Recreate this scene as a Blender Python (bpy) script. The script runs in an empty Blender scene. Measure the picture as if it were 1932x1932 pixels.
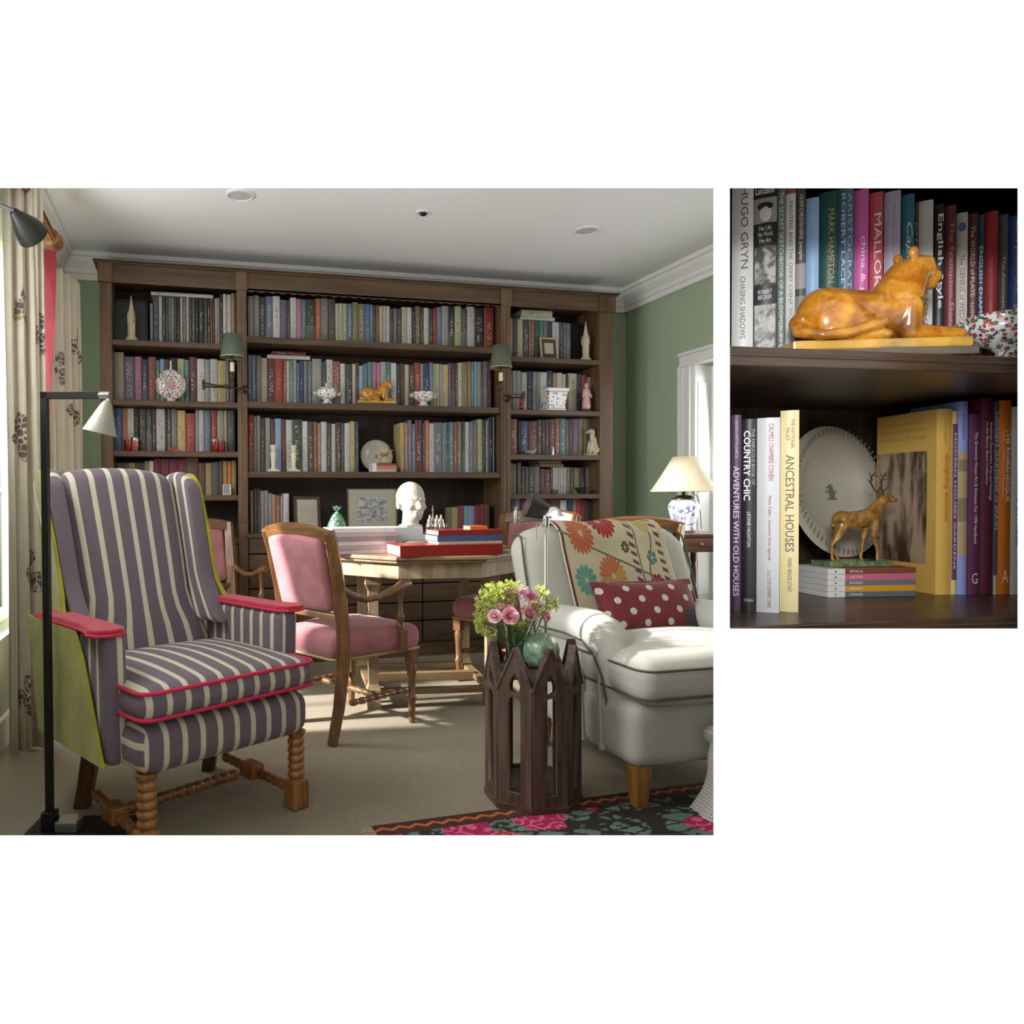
import bpy, bmesh, math, random
from mathutils import Vector, Matrix, Euler
random.seed(7)
scn = bpy.context.scene
COL = scn.collection
PI = math.pi

# ------------------------------------------------------------------ camera
EYE = 1.10
FPX = 1376.4                                   # focal length in pixels of the 1932 px frame
YAW, PITCH, ROLL = math.radians(13.34), math.radians(1.02), math.radians(-0.307)
CX, CY = 673.0, 966.0                          # principal point
cF = Vector((math.sin(YAW)*math.cos(PITCH), math.cos(YAW)*math.cos(PITCH), -math.sin(PITCH)))
_R0 = Vector((math.cos(YAW), -math.sin(YAW), 0)); _U0 = _R0.cross(cF)
cR = _R0*math.cos(ROLL) + _U0*math.sin(ROLL)
cU = _U0*math.cos(ROLL) - _R0*math.sin(ROLL)
EYEP = Vector((0, 0, EYE))
cam = bpy.data.cameras.new('camera'); camo = bpy.data.objects.new('camera', cam); COL.objects.link(camo)
cam.sensor_width = 36.0; cam.sensor_fit = 'HORIZONTAL'; cam.lens = FPX/1932*36
cam.shift_x = (966-CX)/1932; cam.shift_y = 0
cam.clip_start = 0.05; cam.clip_end = 100
camo.matrix_world = Matrix(((cR.x, cU.x, -cF.x, 0), (cR.y, cU.y, -cF.y, 0), (cR.z, cU.z, -cF.z, EYE), (0, 0, 0, 1)))
scn.camera = camo

# ------------------------------------------------------------------ light and exposure
scn.view_settings.view_transform = 'Standard'; scn.view_settings.look = 'None'
scn.view_settings.gamma = 1; scn.view_settings.use_curve_mapping = False
scn.view_settings.exposure = 0.0
world = bpy.data.worlds.new('daylight'); scn.world = world; world.use_nodes = True
bg = world.node_tree.nodes['Background']; bg.inputs['Color'].default_value = (1.0, 0.995, 0.985, 1); bg.inputs['Strength'].default_value = 1.10
def lamp(name, kind, loc, direction, energy, color=(1,1,1), **kw):
    l = bpy.data.lights.new(name, kind); o = bpy.data.objects.new(name, l); COL.objects.link(o)
    l.energy = energy; l.color = color; o.location = loc
    o.rotation_euler = Vector(direction).to_track_quat('-Z', 'Y').to_euler()
    for k, v in kw.items(): setattr(l, k, v)
    return o
lamp('low_sun', 'SPOT', (-6.0, 4.0, 3.75), (5.2, -.35, -2.30), 12500, (1.0, 0.98, 0.95), spot_size=math.radians(34), spot_blend=.2, shadow_soft_size=.16)
# daylight entering at the windows (inside the reveals)
lamp('window_daylight_far', 'AREA', (-0.93, 3.94, 1.40), (1, 0, -0.15), 38, (0.93, 0.97, 1.0), shape='RECTANGLE', size=0.9, size_y=1.8)
lamp('window_daylight_near', 'AREA', (-0.93, 2.45, 1.95), (1, -.05, -0.35), 50, (0.95, 0.98, 1.0), shape='RECTANGLE', size=1.2, size_y=0.8)
lamp('window_daylight_door', 'AREA', (3.62, 3.52, 1.2), (-1, 0, -0.1), 26, (0.95, 0.98, 1.0), shape='RECTANGLE', size=1.7, size_y=1.5)
lamp('shelf_fill_spot', 'SPOT', (0.074, -0.12, 1.65), (1.28, 1.18, -.37), 145, (0.97, 0.98, 1.0), spot_size=math.radians(33), spot_blend=.5, shadow_soft_size=.22)  # added fill spot above the camera, no window here; brightens the close-up shelves
scn.cycles.use_denoising = True
scn.cycles.max_bounces = 8; scn.cycles.diffuse_bounces = 5

# ------------------------------------------------------------------ pixel -> place
def ray(x, y): return cF + cR*((x-CX)/FPX) - cU*((y-CY)/FPX)
def onz(x, y, z=0.0): d = ray(x, y); return EYEP + d*((z-EYE)/d.z)
def onY(x, y, Y): d = ray(x, y); return EYEP + d*(Y/d.y)
def onX(x, y, X): d = ray(x, y); return EYEP + d*(X/d.x)
def dep(x, y, t): return EYEP + ray(x, y)*t
HEAD = Vector((math.sin(YAW), math.cos(YAW), 0))
def onpage(x, y, D): d = ray(x, y); return EYEP + d*(D/d.dot(HEAD))

# ------------------------------------------------------------------ mesh helpers
def lin(c):
    if isinstance(c, str):
        c = c.lstrip('#'); c = tuple(int(c[i:i+2], 16) for i in (0, 2, 4))
    return tuple(((x/255)/12.92 if x/255 <= .04045 else ((x/255+.055)/1.055)**2.4) for x in c)
I4 = Matrix.Identity(4)
def T(x, y, z): return Matrix.Translation((x, y, z))
def RZ(a): return Matrix.Rotation(a, 4, 'Z')
def RX(a): return Matrix.Rotation(a, 4, 'X')
def RY(a): return Matrix.Rotation(a, 4, 'Y')
def frame(o, x, y, z):
    return Matrix(((x[0], y[0], z[0], o[0]), (x[1], y[1], z[1], o[1]), (x[2], y[2], z[2], o[2]), (0, 0, 0, 1)))
def along(p, q):                                # matrix whose Z axis runs from p to q
    p = Vector(p); q = Vector(q); d = (q-p).normalized()
    return Matrix.Translation(p) @ d.to_track_quat('Z', 'Y').to_matrix().to_4x4()
class G:
    def __init__(s): s.v = []; s.f = []; s.uv = []; s.mi = []
    def add(s, vs, fs, M=None, uvs=None, mi=0):
        n = len(s.v)
        for p in vs:
            p = Vector(p); s.v.append(tuple(M @ p) if M is not None else tuple(p))
        for k, f in enumerate(fs):
            s.f.append(tuple(n+i for i in f)); s.mi.append(mi)
            s.uv.append([uvs[i] for i in f] if uvs else None)
        return s
    def box(s, x0, y0, z0, x1, y1, z1, M=None, mi=0):
        vs = [(x0,y0,z0),(x1,y0,z0),(x1,y1,z0),(x0,y1,z0),(x0,y0,z1),(x1,y0,z1),(x1,y1,z1),(x0,y1,z1)]
        return s.add(vs, [(0,3,2,1),(4,5,6,7),(0,1,5,4),(1,2,6,5),(2,3,7,6),(3,0,4,7)], M, None, mi)
    def cbox(s, cx, cy, cz, sx, sy, sz, M=None, mi=0):
        return s.box(cx-sx/2, cy-sy/2, cz-sz/2, cx+sx/2, cy+sy/2, cz+sz/2, M, mi)
    def lathe(s, prof, seg=16, M=None, mi=0, cap=True):
        vs = []; fs = []; uv = []; n = len(prof)
        for i, (r, z) in enumerate(prof):
            for k in range(seg):
                a = 2*PI*k/seg; vs.append((r*math.cos(a), r*math.sin(a), z)); uv.append((k/seg, i/max(1, n-1)))
        for i in range(n-1):
            for k in range(seg):
                k2 = (k+1) % seg; fs.append((i*seg+k, i*seg+k2, (i+1)*seg+k2, (i+1)*seg+k))
        if cap:
            if prof[0][0] > 1e-5: fs.append(tuple(range(seg-1, -1, -1)))
            if prof[-1][0] > 1e-5: fs.append(tuple((n-1)*seg+k for k in range(seg)))
        return s.add(vs, fs, M, uv, mi)
    def tube(s, pts, r, seg=8, M=None, mi=0, cap=True):
        pts = [Vector(p) for p in pts]; n = len(pts); rs = r if isinstance(r, (list, tuple)) else [r]*n
        vs = []; fs = []; up = None
        for i, p in enumerate(pts):
            d = (pts[min(i+1, n-1)]-pts[max(i-1, 0)]).normalized()
            if up is None: up = Vector((0, 0, 1)) if abs(d.z) < .9 else Vector((1, 0, 0))
            x = up.cross(d); x.normalize(); y = d.cross(x); up = y
            for k in range(seg):
                a = 2*PI*k/seg; vs.append(p + x*math.cos(a)*rs[i] + y*math.sin(a)*rs[i])
        for i in range(n-1):
            for k in range(seg):
                k2 = (k+1) % seg; fs.append((i*seg+k, i*seg+k2, (i+1)*seg+k2, (i+1)*seg+k))
        if cap: fs.append(tuple(range(seg-1, -1, -1))); fs.append(tuple((n-1)*seg+k for k in range(seg)))
        return s.add(vs, fs, M, None, mi)
    def bar(s, p, q, a, b, M=None, mi=0):       # square bar from p to q, section a x b
        p = Vector(p); q = Vector(q); L = (q-p).length
        m = along(p, q)
        return s.box(-a/2, -b/2, 0, a/2, b/2, L, (M @ m) if M is not None else m, mi)
    def grid(s, fn, nu, nv, M=None, mi=0, cu=False, cv=False, uvf=None):
        vs = []; uv = []; fs = []
        for j in range(nv+1):
            for i in range(nu+1):
                a, b = i/nu, j/nv; vs.append(fn(a, b)); uv.append(uvf(a, b) if uvf else (a, b))
        W = nu+1
        for j in range(nv):
            for i in range(nu): fs.append((j*W+i, j*W+i+1, (j+1)*W+i+1, (j+1)*W+i))
        return s.add(vs, fs, M, uv, mi)
    def prism(s, poly, z0, z1, M=None, mi=0):
        n = len(poly)
        a = sum(poly[i][0]*poly[(i+1) % n][1]-poly[(i+1) % n][0]*poly[i][1] for i in range(n))
        if a < 0: poly = poly[::-1]
        vs = [(x, y, z0) for x, y in poly] + [(x, y, z1) for x, y in poly]
        fs = [tuple(range(n-1, -1, -1)), tuple(range(n, 2*n))]
        fs += [(i, (i+1) % n, n+(i+1) % n, n+i) for i in range(n)]
        return s.add(vs, fs, M, None, mi)
    def ball(s, c, r, seg=12, rings=8, M=None, mi=0):
        r = r if isinstance(r, (tuple, list)) else (r, r, r)
        prof = [(math.sin(PI*i/rings), -math.cos(PI*i/rings)) for i in range(rings+1)]
        prof[0] = (0.0, -1.0); prof[-1] = (0.0, 1.0)
        m = T(*c) @ Matrix.Diagonal((r[0], r[1], r[2], 1))
        return s.lathe(prof, seg, (M @ m) if M is not None else m, mi)
    def capsule(s, p, q, r0, r1, seg=10, M=None):
        p = Vector(p); q = Vector(q); d = (q-p); L = d.length or 1e-6; prof = []
        for i in range(5): a = -PI/2 + PI/2*i/4; prof.append((max(0.0, r0*math.cos(a)) if i else 0.0, r0*math.sin(a)))
        for i in range(5): a = PI/2*i/4; prof.append((r1*math.cos(a) if i < 4 else 0.0, L + r1*math.sin(a)))
        m = along(p, q)
        return s.lathe(prof, seg, (M @ m) if M is not None else m)
    def mesh(s, name):
        me = bpy.data.meshes.new(name); me.from_pydata(s.v, [], s.f)
        if any(u is not None for u in s.uv):
            ul = me.uv_layers.new(name='UVMap').data; k = 0
            for f, u in zip(s.f, s.uv):
                for i in range(len(f)):
                    if u is not None: ul[k].uv = u[i]
                    k += 1
        if any(s.mi): me.polygons.foreach_set('material_index', s.mi)
        return me
    def build(s, name, mat, parent=None, smooth=False, bevel=0.0, sub=0, weld=False, angle=40, bseg=2):
        me = s.mesh(name)
        bm = bmesh.new(); bm.from_mesh(me)
        if weld: bmesh.ops.remove_doubles(bm, verts=bm.verts, dist=1e-5)
        bmesh.ops.dissolve_degenerate(bm, edges=bm.edges, dist=1e-7)
        bmesh.ops.recalc_face_normals(bm, faces=bm.faces)
        bm.to_mesh(me); bm.free()
        for m in (mat if isinstance(mat, (list, tuple)) else [mat]): me.materials.append(m)
        o = link(name, me, parent)
        if smooth:
            me.polygons.foreach_set('use_smooth', [True]*len(me.polygons))
            if angle < 180: me.set_sharp_from_angle(angle=math.radians(angle))
        if bevel:
            b = o.modifiers.new('edge', 'BEVEL'); b.width = bevel; b.segments = bseg; b.limit_method = 'ANGLE'; b.angle_limit = math.radians(50)
        if sub:
            b = o.modifiers.new('soft', 'SUBSURF'); b.levels = sub; b.render_levels = sub
        return o
def link(name, me, parent=None):
    o = bpy.data.objects.new(name, me); COL.objects.link(o)
    if parent is not None: o.parent = parent
    return o
def thing(name, label, cat, loc=(0, 0, 0), rz=0.0, group=None):
    o = bpy.data.objects.new(name, None); COL.objects.link(o); o.empty_display_size = .05
    o.location = loc; o.rotation_euler = (0, 0, rz); o['label'] = label; o['category'] = cat
    if group: o['group'] = group
    return o
def tag(o, label, cat, group=None, kind=None):
    o['label'] = label; o['category'] = cat
    if group: o['group'] = group
    if kind: o['kind'] = kind
    return o
def struct(o): o['kind'] = 'structure'; return o
def copy_tree(src, loc, rz, label, group=None):
    r = src.copy(); COL.objects.link(r); r.location = loc; r.rotation_euler = (0, 0, rz); r['label'] = label
    if group: r['group'] = group
    def rec(a, b):
        for ch in list(a.children):
            c = ch.copy(); COL.objects.link(c); c.parent = b; rec(ch, c)
    kids = list(src.children)
    rec(src, r)
    return r
def fuse(g, name, voxel, smooth_it=6, factor=.5):  # one continuous surface out of overlapping masses
    me = g.mesh(name); o = bpy.data.objects.new(name, me); COL.objects.link(o)
    m = o.modifiers.new('r', 'REMESH'); m.mode = 'VOXEL'; m.voxel_size = voxel
    m = o.modifiers.new('s', 'SMOOTH'); m.factor = factor; m.iterations = smooth_it
    dg = bpy.context.evaluated_depsgraph_get(); dg.update()
    new = bpy.data.meshes.new_from_object(o.evaluated_get(dg))
    bpy.data.objects.remove(o); bpy.data.meshes.remove(me)
    new.name = name; new.polygons.foreach_set('use_smooth', [True]*len(new.polygons))
    return new
def fused(g, name, mat, parent, voxel, it=6, factor=.5):
    me = fuse(g, name, voxel, it, factor); me.materials.clear(); me.materials.append(mat)
    return link(name, me, parent)

# ------------------------------------------------------------------ materials
MATS = {}
class NT:
    def __init__(s, name):
        s.m = bpy.data.materials.new(name); s.m.use_nodes = True; s.t = s.m.node_tree
        s.b = s.t.nodes['Principled BSDF']
    def n(s, typ, **kw):
        n = s.t.nodes.new(typ)
        for k, v in kw.items(): setattr(n, k, v)
        return n
    def l(s, a, b): s.t.links.new(a, b)
    def math(s, op, a, b=None, c=None, clamp=False):
        n = s.n('ShaderNodeMath', operation=op); n.use_clamp = clamp
        for i, x in enumerate((a, b, c)):
            if x is None: continue
            if isinstance(x, (int, float)): n.inputs[i].default_value = x
            else: s.l(x, n.inputs[i])
        return n.outputs[0]
    def mix(s, f, a, b, mode='MIX'):
        n = s.n('ShaderNodeMix', data_type='RGBA', blend_type=mode)
        for i, x in ((0, f), (6, a), (7, b)):
            if isinstance(x, (int, float)): n.inputs[i].default_value = x
            elif isinstance(x, tuple): n.inputs[i].default_value = (*x[:3], 1)
            else: s.l(x, n.inputs[i])
        return n.outputs[2]
    def coord(s, which='Object', scale=None, rot=None):
        c = s.n('ShaderNodeTexCoord').outputs[which]
        if scale is None and rot is None: return c
        mp = s.n('ShaderNodeMapping'); s.l(c, mp.inputs[0])
        if scale: mp.inputs['Scale'].default_value = scale
        if rot: mp.inputs['Rotation'].default_value = rot
        return mp.outputs[0]
    def noise(s, vec, scale, detail=3, rough=.55, out=0, dist=0.0):
        n = s.n('ShaderNodeTexNoise'); n.inputs['Scale'].default_value = scale
        n.inputs['Detail'].default_value = detail; n.inputs['Roughness'].default_value = rough; n.inputs['Distortion'].default_value = dist
        if vec is not None: s.l(vec, n.inputs['Vector'])
        return n.outputs[out]
    def step(s, x, lo, hi): # 0..1 ramp between lo and hi
        n = s.n('ShaderNodeMapRange', interpolation_type='SMOOTHSTEP'); s.l(x, n.inputs[0])
        n.inputs[1].default_value = lo; n.inputs[2].default_value = hi
        return n.outputs[0]
    def sep(s, v): n = s.n('ShaderNodeSeparateXYZ'); s.l(v, n.inputs[0]); return n.outputs
    def comb(s, x, y, z):
        n = s.n('ShaderNodeCombineXYZ')
        for i, a in enumerate((x, y, z)):
            if isinstance(a, (int, float)): n.inputs[i].default_value = a
            else: s.l(a, n.inputs[i])
        return n.outputs[0]
    def bump(s, h, strength=.2, dist=.01):
        n = s.n('ShaderNodeBump'); n.inputs['Strength'].default_value = strength; n.inputs['Distance'].default_value = dist
        s.l(h, n.inputs['Height']); s.l(n.outputs[0], s.b.inputs['Normal'])
    def base(s, c):
        if isinstance(c, tuple): s.b.inputs['Base Color'].default_value = (*c[:3], 1)
        else: s.l(c, s.b.inputs['Base Color'])
    def set(s, rough=.6, metal=0.0, spec=None, coat=0.0, trans=0.0, sheen=0.0, alpha=None, ior=None):
        s.b.inputs['Roughness'].default_value = rough; s.b.inputs['Metallic'].default_value = metal
        if spec is not None: s.b.inputs['Specular IOR Level'].default_value = spec
        if coat: s.b.inputs['Coat Weight'].default_value = coat; s.b.inputs['Coat Roughness'].default_value = .15
        if trans: s.b.inputs['Transmission Weight'].default_value = trans
        if sheen: s.b.inputs['Sheen Weight'].default_value = sheen; s.b.inputs['Sheen Roughness'].default_value = .4
        if ior: s.b.inputs['IOR'].default_value = ior
        return s
def plain(name, c, rough=.6, metal=0.0, var=.08, vscale=12, bump=0.0, bscale=150, **kw):
    if name in MATS: return MATS[name]
    t = NT(name); c = lin(c); t.set(rough, metal, **kw)
    if var:
        f = t.noise(t.coord(), vscale); t.base(t.mix(f, tuple(x*(1-var) for x in c), tuple(min(1, x*(1+var)) for x in c)))
    else: t.base(c)
    if bump: t.bump(t.noise(t.coord(), bscale, 2), bump, .002)
    MATS[name] = t.m; return t.m
def wood(name, dark, light, scale=6, axis=2, rough=.45, bump=.15, coat=0.0, stretch=.08):
    if name in MATS: return MATS[name]
    t = NT(name); t.set(rough, coat=coat)
    sc = [1, 1, 1]; sc[axis] = stretch
    v = t.coord('Object', tuple(sc))
    f = t.noise(v, scale*4, 5, .6, dist=.6); g = t.noise(v, scale*25, 3, .7)
    m = t.math('ADD', t.math('MULTIPLY', f, .75), t.math('MULTIPLY', g, .25))
    t.base(t.mix(t.step(m, .32, .7), lin(dark), lin(light))); t.bump(g, bump, .003)
    MATS[name] = t.m; return t.m
def velvet(name, c, rough=.9):
    if name in MATS: return MATS[name]
    t = NT(name); t.set(rough, sheen=.3); c = lin(c)
    f = t.noise(t.coord(), 9, 4); t.base(t.mix(t.step(f, .3, .7), tuple(x*.82 for x in c), tuple(min(1, x*1.15) for x in c)))
    t.bump(t.noise(t.coord(), 400, 2), .15, .002); MATS[name] = t.m; return t.m
# ------------------------------------------------------------------ the room
XL, XR, YB, YW, HC = -0.80, 3.464, 4.85, 5.22, 2.745
PD = 1.35                                       # distance of the white front wall
def page_y(X):                                  # the front wall runs square to the camera heading
    return (PD*1.0 - X*HEAD.x)/HEAD.y
t = NT('sisal'); t.set(.95)
v = t.coord('Object'); sx, sy, sz = t.sep(v)
zig = t.math('PINGPONG', t.math('MULTIPLY', sx, 28.0), .5)
rows = t.math('FRACT', t.math('ADD', t.math('MULTIPLY', sy, 60.0), t.math('MULTIPLY', zig, 3.0)))
wv = t.step(t.math('ABSOLUTE', t.math('SUBTRACT', rows, .5)), .12, .4)
big = t.noise(v, 1.6, 3); fine = t.noise(v, 180, 3, .7)
c1 = t.mix(t.step(fine, .3, .72), lin('#766b58'), lin('#aba08b'))
c2 = t.mix(t.math('MULTIPLY', wv, .35), c1, lin('#6f6450'))
t.base(t.mix(t.math('MULTIPLY', big, .25), c2, lin('#aba089')))
t.bump(t.math('ADD', wv, fine), .35, .004); M_SISAL = t.m
M_CEIL = plain('ceiling_paint', '#e9e8e6', .9, var=.015, vscale=2)
M_GREEN = plain('green_wall_paint', '#9fae92', .85, var=.03, vscale=3, bump=.03, bscale=60)
M_TRIM = plain('white_trim_paint', '#e4e3de', .5, var=.02)
M_WHITE = plain('white_card', '#f7f7f7', .95, var=0, spec=0.1)
t = NT('window_glass'); nt = t.t
nt.nodes.remove(t.b); out = [n for n in nt.nodes if n.type == 'OUTPUT_MATERIAL'][0]
fr = t.n('ShaderNodeFresnel'); fr.inputs[0].default_value = 1.45
tr = t.n('ShaderNodeBsdfTransparent'); gl = t.n('ShaderNodeBsdfGlossy'); gl.inputs['Roughness'].default_value = .02
mx = t.n('ShaderNodeMixShader'); t.l(fr.outputs[0], mx.inputs[0]); t.l(tr.outputs[0], mx.inputs[1]); t.l(gl.outputs[0], mx.inputs[2]); t.l(mx.outputs[0], out.inputs[0])
M_GLASS = t.m

fl = [(XL-.2, page_y(XL-.2)+.03), (XR+.25, page_y(XR+.25)+.03), (XR+.25, YW+.1), (XL-.2, YW+.1)]
struct(G().prism(fl, -.06, 0).build('floor', M_SISAL))
struct(G().prism(fl, HC, HC+.08).build('ceiling', M_CEIL))
struct(G().box(XL-.2, YW, 0, XR+.25, YW+.1, HC).build('wall_back', M_GREEN))
def wall_with_holes(name, x0, x1, y0, y1, holes, mat):
    """wall slab between x0..x1 running along Y from y0 to y1; holes = (ya, yb, za, zb)"""
    g = G(); y = y0
    for ya, yb, za, zb in sorted(holes):
        g.box(x0, y, 0, x1, ya, HC)
        if za > 0: g.box(x0, ya, 0, x1, yb, za)
        g.box(x0, ya, zb, x1, yb, HC); y = yb
    g.box(x0, y, 0, x1, y1, HC)
    return struct(g.build(name, mat))
W1 = (1.80, 3.10, 1.55, 2.42); W2 = (3.44, 4.32, .48, 2.46); W3 = (2.62, 4.43, .30, 2.02)
wall_with_holes('wall_left', XL-.2, XL, page_y(XL)+.05, YW, [W1, W2], M_GREEN)
wall_with_holes('wall_right', XR, XR+.2, page_y(XR)+.06, YW, [W3], M_GREEN)
def window(name, X, hole, side, cols, rws):
    ya, yb, za, zb = hole; g = G(); f = .05
    xa, xb = (X-.03, X+.03)
    for a, b, c, d in ((ya, ya+f, za, zb), (yb-f, yb, za, zb), (ya+f, yb-f, za, za+f), (ya+f, yb-f, zb-f, zb)): g.box(xa, a, c, xb, b, d)
    w = struct(g.build(name, M_TRIM, bevel=.004))
    gy = (yb-ya-2*f)/cols; gz = (zb-za-2*f)/rws
    for i in range(1, cols): G().box(X-.012, ya+f+gy*i-.011, za+f, X+.012, ya+f+gy*i+.011, zb-f).build('glazing_bar', M_TRIM, w)
    for j in range(1, rws): G().box(X-.013, ya+f, za+f+gz*j-.011, X+.013, yb-f, za+f+gz*j+.011).build('glazing_bar', M_TRIM, w)
    for i in range(cols):
        for j in range(rws):
            G().box(X-.002, ya+f+gy*i, za+f+gz*j, X+.002, ya+f+gy*(i+1), za+f+gz*(j+1)).build('pane', M_GLASS, w)
    return w
window('window_1', XL-.14, W1, 1, 3, 1); window('window_2', XL-.14, W2, 1, 2, 3)
w3 = window('window_3', XR+.16, W3, -1, 3, 3)
# moulded white architrave and panelled reveal round the window in the green wall
ya, yb, za, zb = W3
def arch_leg(y0, y1, z0, z1, horizontal=False):
    g = G()
    if not horizontal:
        s = 1 if y1 > y0 else -1; a = y0; w = abs(y1-y0)
        g.box(XR-.018, min(a, a+s*w), z0, XR, max(a, a+s*w), z1)
        g.box(XR-.034, min(a+s*w*.78, a+s*w), z0, XR-.018, max(a+s*w*.78, a+s*w), z1)
        g.box(XR-.026, min(a, a+s*w*.18), z0, XR-.018, max(a, a+s*w*.18), z1)
    else:
        w = z1-z0
        g.box(XR-.018, y0, z0, XR, y1, z1); g.box(XR-.034, y0, z0+w*.78, XR-.018, y1, z1); g.box(XR-.026, y0, z0, XR-.018, y1, z0+w*.18)
    return g.build('architrave', M_TRIM, w3, bevel=.003)
arch_leg(yb, yb+.118, 0, zb); arch_leg(ya, ya-.118, 0, zb); arch_leg(ya-.118, yb+.118, zb, zb+.10, True)
G().box(XR+.0, yb-.03, za, XR+.13, yb, zb).build('reveal_panel', M_TRIM, w3)
G().box(XR+.02, yb-.036, za+.12, XR+.11, yb-.03, zb-.12).build('reveal_panel', M_TRIM, w3, bevel=.003)
G().box(XR-.05, ya-.1, za-.04, XR+.14, yb+.1, za).build('sill', M_TRIM, w3, bevel=.005)
# cornice
PROF = [(0, 2.575), (.030, 2.575), (.030, 2.612), (.044, 2.618), (.048, 2.645), (.062, 2.662), (.082, 2.686), (.088, 2.712), (.104, 2.716), (.104, 2.745), (0, 2.745)]
def cornice(name, p, q, inward):
    p = Vector(p); q = Vector(q); i = Vector(inward); n = len(PROF); g = G()
    vs = [p + i*d + Vector((0, 0, z)) for d, z in PROF] + [q + i*d + Vector((0, 0, z)) for d, z in PROF]
    g.add(vs, [(k, (k+1) % n, n+(k+1) % n, n+k) for k in range(n)] + [tuple(range(n)), tuple(range(2*n-1, n-1, -1))])
    return struct(g.build(name, M_TRIM))
cornice('trim_1', (XL, YW, 0), (XR, YW, 0), (0, -1, 0))
cornice('trim_2', (XR, page_y(XR)+.08, 0), (XR, YW, 0), (-1, 0, 0))
cornice('trim_3', (XL, page_y(XL)+.08, 0), (XL, YW, 0), (1, 0, 0))
for nm, bx in (('baseboard_back', (XL, YW-.02, 0, XR, YW, .14)), ('baseboard_left', (XL, page_y(XL)+.1, 0, XL+.02, YW-.02, .14)), ('baseboard_right', (XR-.02, 4.6, 0, XR, YW-.02, .14))):
    struct(G().box(*bx).build(nm, M_TRIM, bevel=.004))

# ------------------------------------------------------------------ white front wall with two openings
def opening(x0, y0, x1, y1, D): return [onpage(x0, y0, D), onpage(x1, y0, D), onpage(x1, y1, D), onpage(x0, y1, D)]
def front_wall():
    g = G(); TH = .012
    xs = [-900, -14, 1346, 1377, 1920, 3000]; ys = [-900, 355, 1186, 1576, 2900]
    A = (-14, 355, 1346, 1576); B = (1377, 355, 1920, 1186)
    def hole(i, j): # cell inside an opening?
        cx, cy = (xs[i]+xs[i+1])/2, (ys[j]+ys[j+1])/2
        return any(h[0] < cx < h[2] and h[1] < cy < h[3] for h in (A, B))
    nx, ny = len(xs), len(ys)
    P = [onpage(x, y, PD) for y in ys for x in xs]
    g.add(P, [(j*nx+i, j*nx+i+1, (j+1)*nx+i+1, (j+1)*nx+i) for j in range(ny-1) for i in range(nx-1) if not hole(i, j)])
    # bevelled back: every opening flares outward behind the face, so no jamb shows
    fl = lambda h, e: (h[0]-e, h[1]-e, h[2]+e, h[3]+e)
    bk = [onpage(x, y, PD+TH) for y in ys for x in xs]
    def shrink(i, j):
        x, y = xs[i], ys[j]; e = 9
        if x == -14: x -= e
        if x == 1346: x += e
        if x == 1377: x -= e
        if x == 1920: x += e
        if y == 355: y -= e
        if y == 1576: y += e
        if y == 1186 and i in (3, 4): y += e
        return onpage(x, y, PD+TH)
    Q = [shrink(i, j) for j in range(ny) for i in range(nx)]
    g.add(Q, [(j*nx+i, (j+1)*nx+i, (j+1)*nx+i+1, j*nx+i+1) for j in range(ny-1) for i in range(nx-1) if not hole(i, j)])
    N = nx*ny
    def edge(a, b): g.f.append((a, b, N+b, N+a)); g.mi.append(0); g.uv.append(None)
    idx = lambda i, j: j*nx+i
    for j in (1, 2): edge(idx(1, j), idx(1, j+1)); edge(idx(2, j), idx(2, j+1))
    edge(idx(1, 1), idx(2, 1)); edge(idx(1, 3), idx(2, 3))
    edge(idx(3, 1), idx(3, 2)); edge(idx(4, 1), idx(4, 2)); edge(idx(3, 1), idx(4, 1)); edge(idx(3, 2), idx(4, 2))
    for i in range(nx-1): edge(idx(i, 0), idx(i+1, 0)); edge(idx(i, ny-1), idx(i+1, ny-1))
    for j in range(ny-1): edge(idx(0, j), idx(0, j+1)); edge(idx(nx-1, j), idx(nx-1, j+1))
    return struct(g.build('wall_front', M_WHITE))
front_wall()

# ceiling fittings
M_GRILLE = plain('grille_grey', '#bdbdbb', .6, var=.02)
M_DARK = plain('dark_metal', '#23211f', .45, metal=.4, var=.05)
def round_grille(p, r, label):
    t_ = thing('ceiling_speaker', label, 'speaker', (p.x, p.y, HC), group='round ceiling speakers')
    G().lathe([(r, 0), (r, -.006), (r-.012, -.010), (r-.014, -.004)], 32, cap=False).build('rim', M_TRIM, t_, smooth=True)
    G().lathe([(0, -.005), (r-.013, -.005)], 32, cap=False).build('grille', M_GRILLE, t_)
round_grille(onz(453, 367, HC), .078, 'round grey ceiling speaker on the curtain side of the small spotlight')
round_grille(onz(1107, 434, HC), .078, 'round grey ceiling speaker nearer the green wall and its cornice')
p = onz(797, 401, HC)
t_ = thing('ceiling_spotlight', 'tiny recessed ceiling spotlight between the two round speakers', 'spotlight', (p.x, p.y, HC))
G().lathe([(.042, 0), (.042, -.004), (.030, -.007), (.026, 0)], 24, cap=False).build('rim', M_TRIM, t_, smooth=True)
G().ball((.006, 0, -.004), (.022, .022, .016)).build('lens', M_DARK, t_, smooth=True)
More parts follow.
